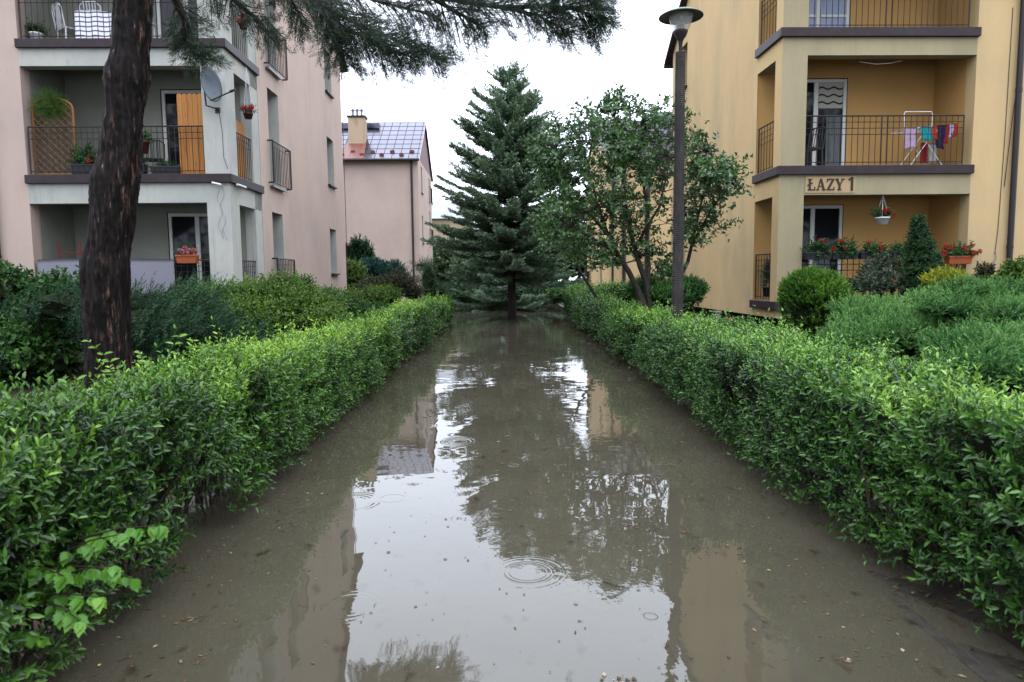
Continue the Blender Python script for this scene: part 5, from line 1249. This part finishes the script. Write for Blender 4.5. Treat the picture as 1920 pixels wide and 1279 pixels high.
# lichen-spotted concrete post and a small terracotta post cap by the hedge
cp = empty('concrete_post', tuple(np.array(atY(1344, 600, 14.9))*[1,1,0]), 0, 'short pale concrete post beside the wall base behind the right hedge', 'post')
m = MB(); m.box(-.06,.06,-.06,.06,-.2,.70); m.build('post', M['concrete'], cp, bevel=.01)
m = MB(); m.box(-.075,.075,-.075,.075,.70,.74); m.build('cap', M['concrete'], cp, bevel=.01)
rngb = np.random.default_rng(12); nb = 900; xb = 1.80+rngb.random(nb)*1.2; yb = .8+rngb.random(nb)*3.2
zb = ground_h(xb, yb)+.006; ok_ = zb > -.01; Pb = np.stack([xb, yb, zb], 1)[ok_]; nb = len(Pb); ab = rngb.random(nb)*2*pi
Vb, Fb, kb_ = leaf_mesh(Pb, np.stack([np.cos(ab), np.sin(ab), rngb.normal(size=nb)*.3], 1), np.array([0,0,1.])+rngb.normal(size=(nb,3))*.4, .018+.022*rngb.random(nb), .010+.012*rngb.random(nb))
tag(tri_obj('ground_litter', Vb, Fb, np.repeat(rngb.random(nb), kb_), leafmat('bank_litter', [(0,(.03,.02,.012)),(.6,(.07,.045,.025)),(1,(.10,.11,.04))], rough=.6, trans=0)), 'dead leaves on the muddy bank under the right hedge', 'leaf litter', kind='stuff')
tp = atY(1369, 605, 13.5); tc_ = empty('garden_ornament', (tp[0], tp[1], 0), 0, 'small orange clay stake ornament poking above the right hedge', 'ornament')
m = MB(); m.tube([(0,0,0),(0,0,.58)], .012, 6); m.build('stake', M['terracotta'], tc_); MB().lathe([(0,.56),(.045,.58),(.055,.63),(.02,.68),(0,.70)], n=12).build('head', M['terracotta'], tc_, smooth=True)

# ------------------------------------------------------------------ far trees
for i, (x, y, r, h, lab) in enumerate(((-5.2, 52, 1.7, 3.9, 'distant tree just right of the pink house gable'), (-3.0, 62, 3.0, 5.0, 'distant tree behind the left side of the tall spruce'), (3.6, 60, 3.2, 6.0, 'distant tree behind the right side of the tall spruce'), (9.5, 64, 3.5, 7.0, 'distant tree behind the ochre gabled house'), (-16, 70, 4, 7.0, 'distant tree behind the pink house'))):
    rt = shrub('distant_tree', lab, 'tree', [((x, y, h*.62), (r, r, h*.38), 300), ((x-r*.5, y-.5, h*.5), (r*.7, r*.7, h*.3), 140), ((x+r*.5, y-.5, h*.48), (r*.7, r*.7, h*.28), 140)], 'big', 'farleaf', 400+i, scale=4.0, base=(x, y, .3), spread=.8, lumpa=.2, core=.7, stems=False, group='trees at the far end')
    m = MB(); m.tube([(0,0,-.5),(0,0,h*.3),(0,0,h*.5)], [.2,.16,.08], 8); m.build('trunk', M['treebark'], rt)
fw = [((x, 74+3*sin(x), 1.8), (3.2, 2, 2.2+.5*sin(x*1.7)), 90) for x in np.arange(-34, 36, 4.4)]
fr = shrub('far_wood', None, None, fw, 'big', 'farleaf', 450, scale=6, base=(0, 74, 0), stems=False, core=.85)
for ch in list(fr.children):
    if ch.name.startswith('foliage'): keep = ch
    else: bpy.data.objects.remove(ch)
keep.parent = None; keep.location = fr.location; bpy.data.objects.remove(fr); keep.name = 'far_wood'; tag(keep, 'low mass of distant trees closing the far end', 'trees', kind='stuff')

shrub('dark_bush', 'row of low dark evergreen bushes standing in water beyond the tall spruce', 'bush',
      [((x_, 40+.6*sin(x_*3), .45), (.8, .7, .75+.15*sin(x_*5)), 130) for x_ in np.arange(-4.2, 5.0, .95)], 'small', 'djun', 470, scale=3.0, stems=False, core=.85, v=1.3)
# trees behind the camera, seen only in the window panes
for i, (x_, y_, r_, h_, lab) in enumerate(((-23, -13, 5.5, 13, 'tall tree reflected in the left balcony windows'), (-12, -15, 5.0, 13, 'tall tree reflected in the far left balcony door'), (21, -12, 6.0, 13, 'tall tree reflected in the right balcony windows'))):
    rt = shrub('park_tree', lab, 'tree', [((x_, y_, h_*.62), (r_, r_, h_*.36), 520), ((x_+1.5, y_+1, h_*.45), (r_*.8, r_*.8, h_*.25), 260)], 'big', 'farleaf', 480+i, scale=4.5, base=(x_, y_, 0), spread=.8, lumpa=.3, core=.6, stems=False)
    m = MB(); m.tube([(0,0,-.4),(0,0,h_*.3),(.2,0,h_*.6)], [.3,.24,.1], 9); m.build('trunk', M['treebark'], rt)

# lawn strip behind the right hedge
rg = np.random.default_rng(88); ng = 16000; xg = rg.uniform(2.75, 5.2, ng); yg = .8+rg.random(ng)**1.4*12
Pg = np.stack([xg, yg, ground_h(xg, yg)-.005], 1); Dg = np.stack([rg.normal(size=ng)*.35, rg.normal(size=ng)*.35, np.ones(ng)], 1)
Vg, Fg, kg = leaf_mesh(Pg, Dg, rg.normal(size=(ng,3)), .06+.07*rg.random(ng), np.full(ng, .008), fold=.05, curl=.3)
tag(tri_obj('grass', Vg, Fg, np.repeat(.3+.6*rg.random(ng), kg), M['shrub']), 'grass strip behind the right hedge', 'grass', kind='stuff')

# ------------------------------------------------------------------ floating litter
rng = np.random.default_rng(77); n = 3200
y = 1.6+ (rng.random(n)**1.9)*22; side = rng.random(n)
x = np.where(side < .42, -1.72+np.abs(rng.normal(size=n))*.22, np.where(side < .55, 1.68-np.abs(rng.normal(size=n))*.25, rng.uniform(-1.6, 1.6, n)))
# clusters
c_n = 46; cc = np.stack([rng.uniform(-1.5, 1.6, c_n), 1.8+rng.random(c_n)**1.7*12], 1); pick = rng.integers(0, c_n, n); use = rng.random(n) < .35
x = np.where(use, cc[pick, 0]+rng.normal(size=n)*.035, x); y = np.where(use, cc[pick, 1]+rng.normal(size=n)*.02, y)
P = np.stack([x, y, np.full(n, .0035)], 1); a = rng.random(n)*2*pi; D = np.stack([np.cos(a), np.sin(a), np.zeros(n)], 1)
N = np.array([0,0,1.])+rng.normal(size=(n,3))*.10; s_ = .009+.024*rng.random(n)**2
V, F, k = leaf_mesh(P, D, N, s_, s_*(.25+.4*rng.random(n)), fold=.08, curl=.02); V[:, 2] = np.clip(V[:, 2], .001, .02)
litm = leafmat('floating_leaf_litter', [(0,(.05,.03,.018)),(.5,(.10,.055,.028)),(.85,(.20,.13,.06)),(1,(.45,.40,.30))], rough=.6, trans=0)
lit = tri_obj('leaf_litter', V, F, np.repeat(rng.random(n)**1.3, k), litm); tag(lit, 'brown leaf and petal bits floating on the flood water', 'leaf litter', kind='stuff')
# a few single things afloat
def floater(name, label, cat, px, py, L, w_, col, ang):
    p = atZ(px, py, .006); o_ = empty(name, tuple(p), ang, label, cat)
    V, F, k = leaf_mesh(np.zeros((1,3)), np.array([[1.,0,.0]]), np.array([[0,0,1.]]), np.array([L]), np.array([w_]), True, fold=.12, curl=.02)
    tri_obj('blade', V, F, np.zeros(len(V)), mat(name+'_col', col, .5, .4), o_)
floater('fallen_leaf', 'small red petal floating near the right hedge', 'petal', 1280, 998, .022, .018, (.35,.02,.02), .5)
floater('fallen_leaf', 'yellow leaf floating at the bottom left of the path', 'leaf', 184, 1249, .018, .014, (.6,.5,.06), 1.5)
floater('fallen_leaf', 'yellow-green leaf floating close to the right kerb', 'leaf', 1445, 1070, .02, .013, (.4,.38,.1), 2.5)
tw = empty('floating_twig', tuple(atZ(1155, 1098, .004)), 0, 'thin curved twig floating beside the ripple rings', 'twig')
m = MB(); m.tube([(-.06,.05,0),(-.02,.01,.004),(.02,-.02,.003),(.06,-.035,0)], .0025, 5); m.build('stem', M['treebark'], tw)
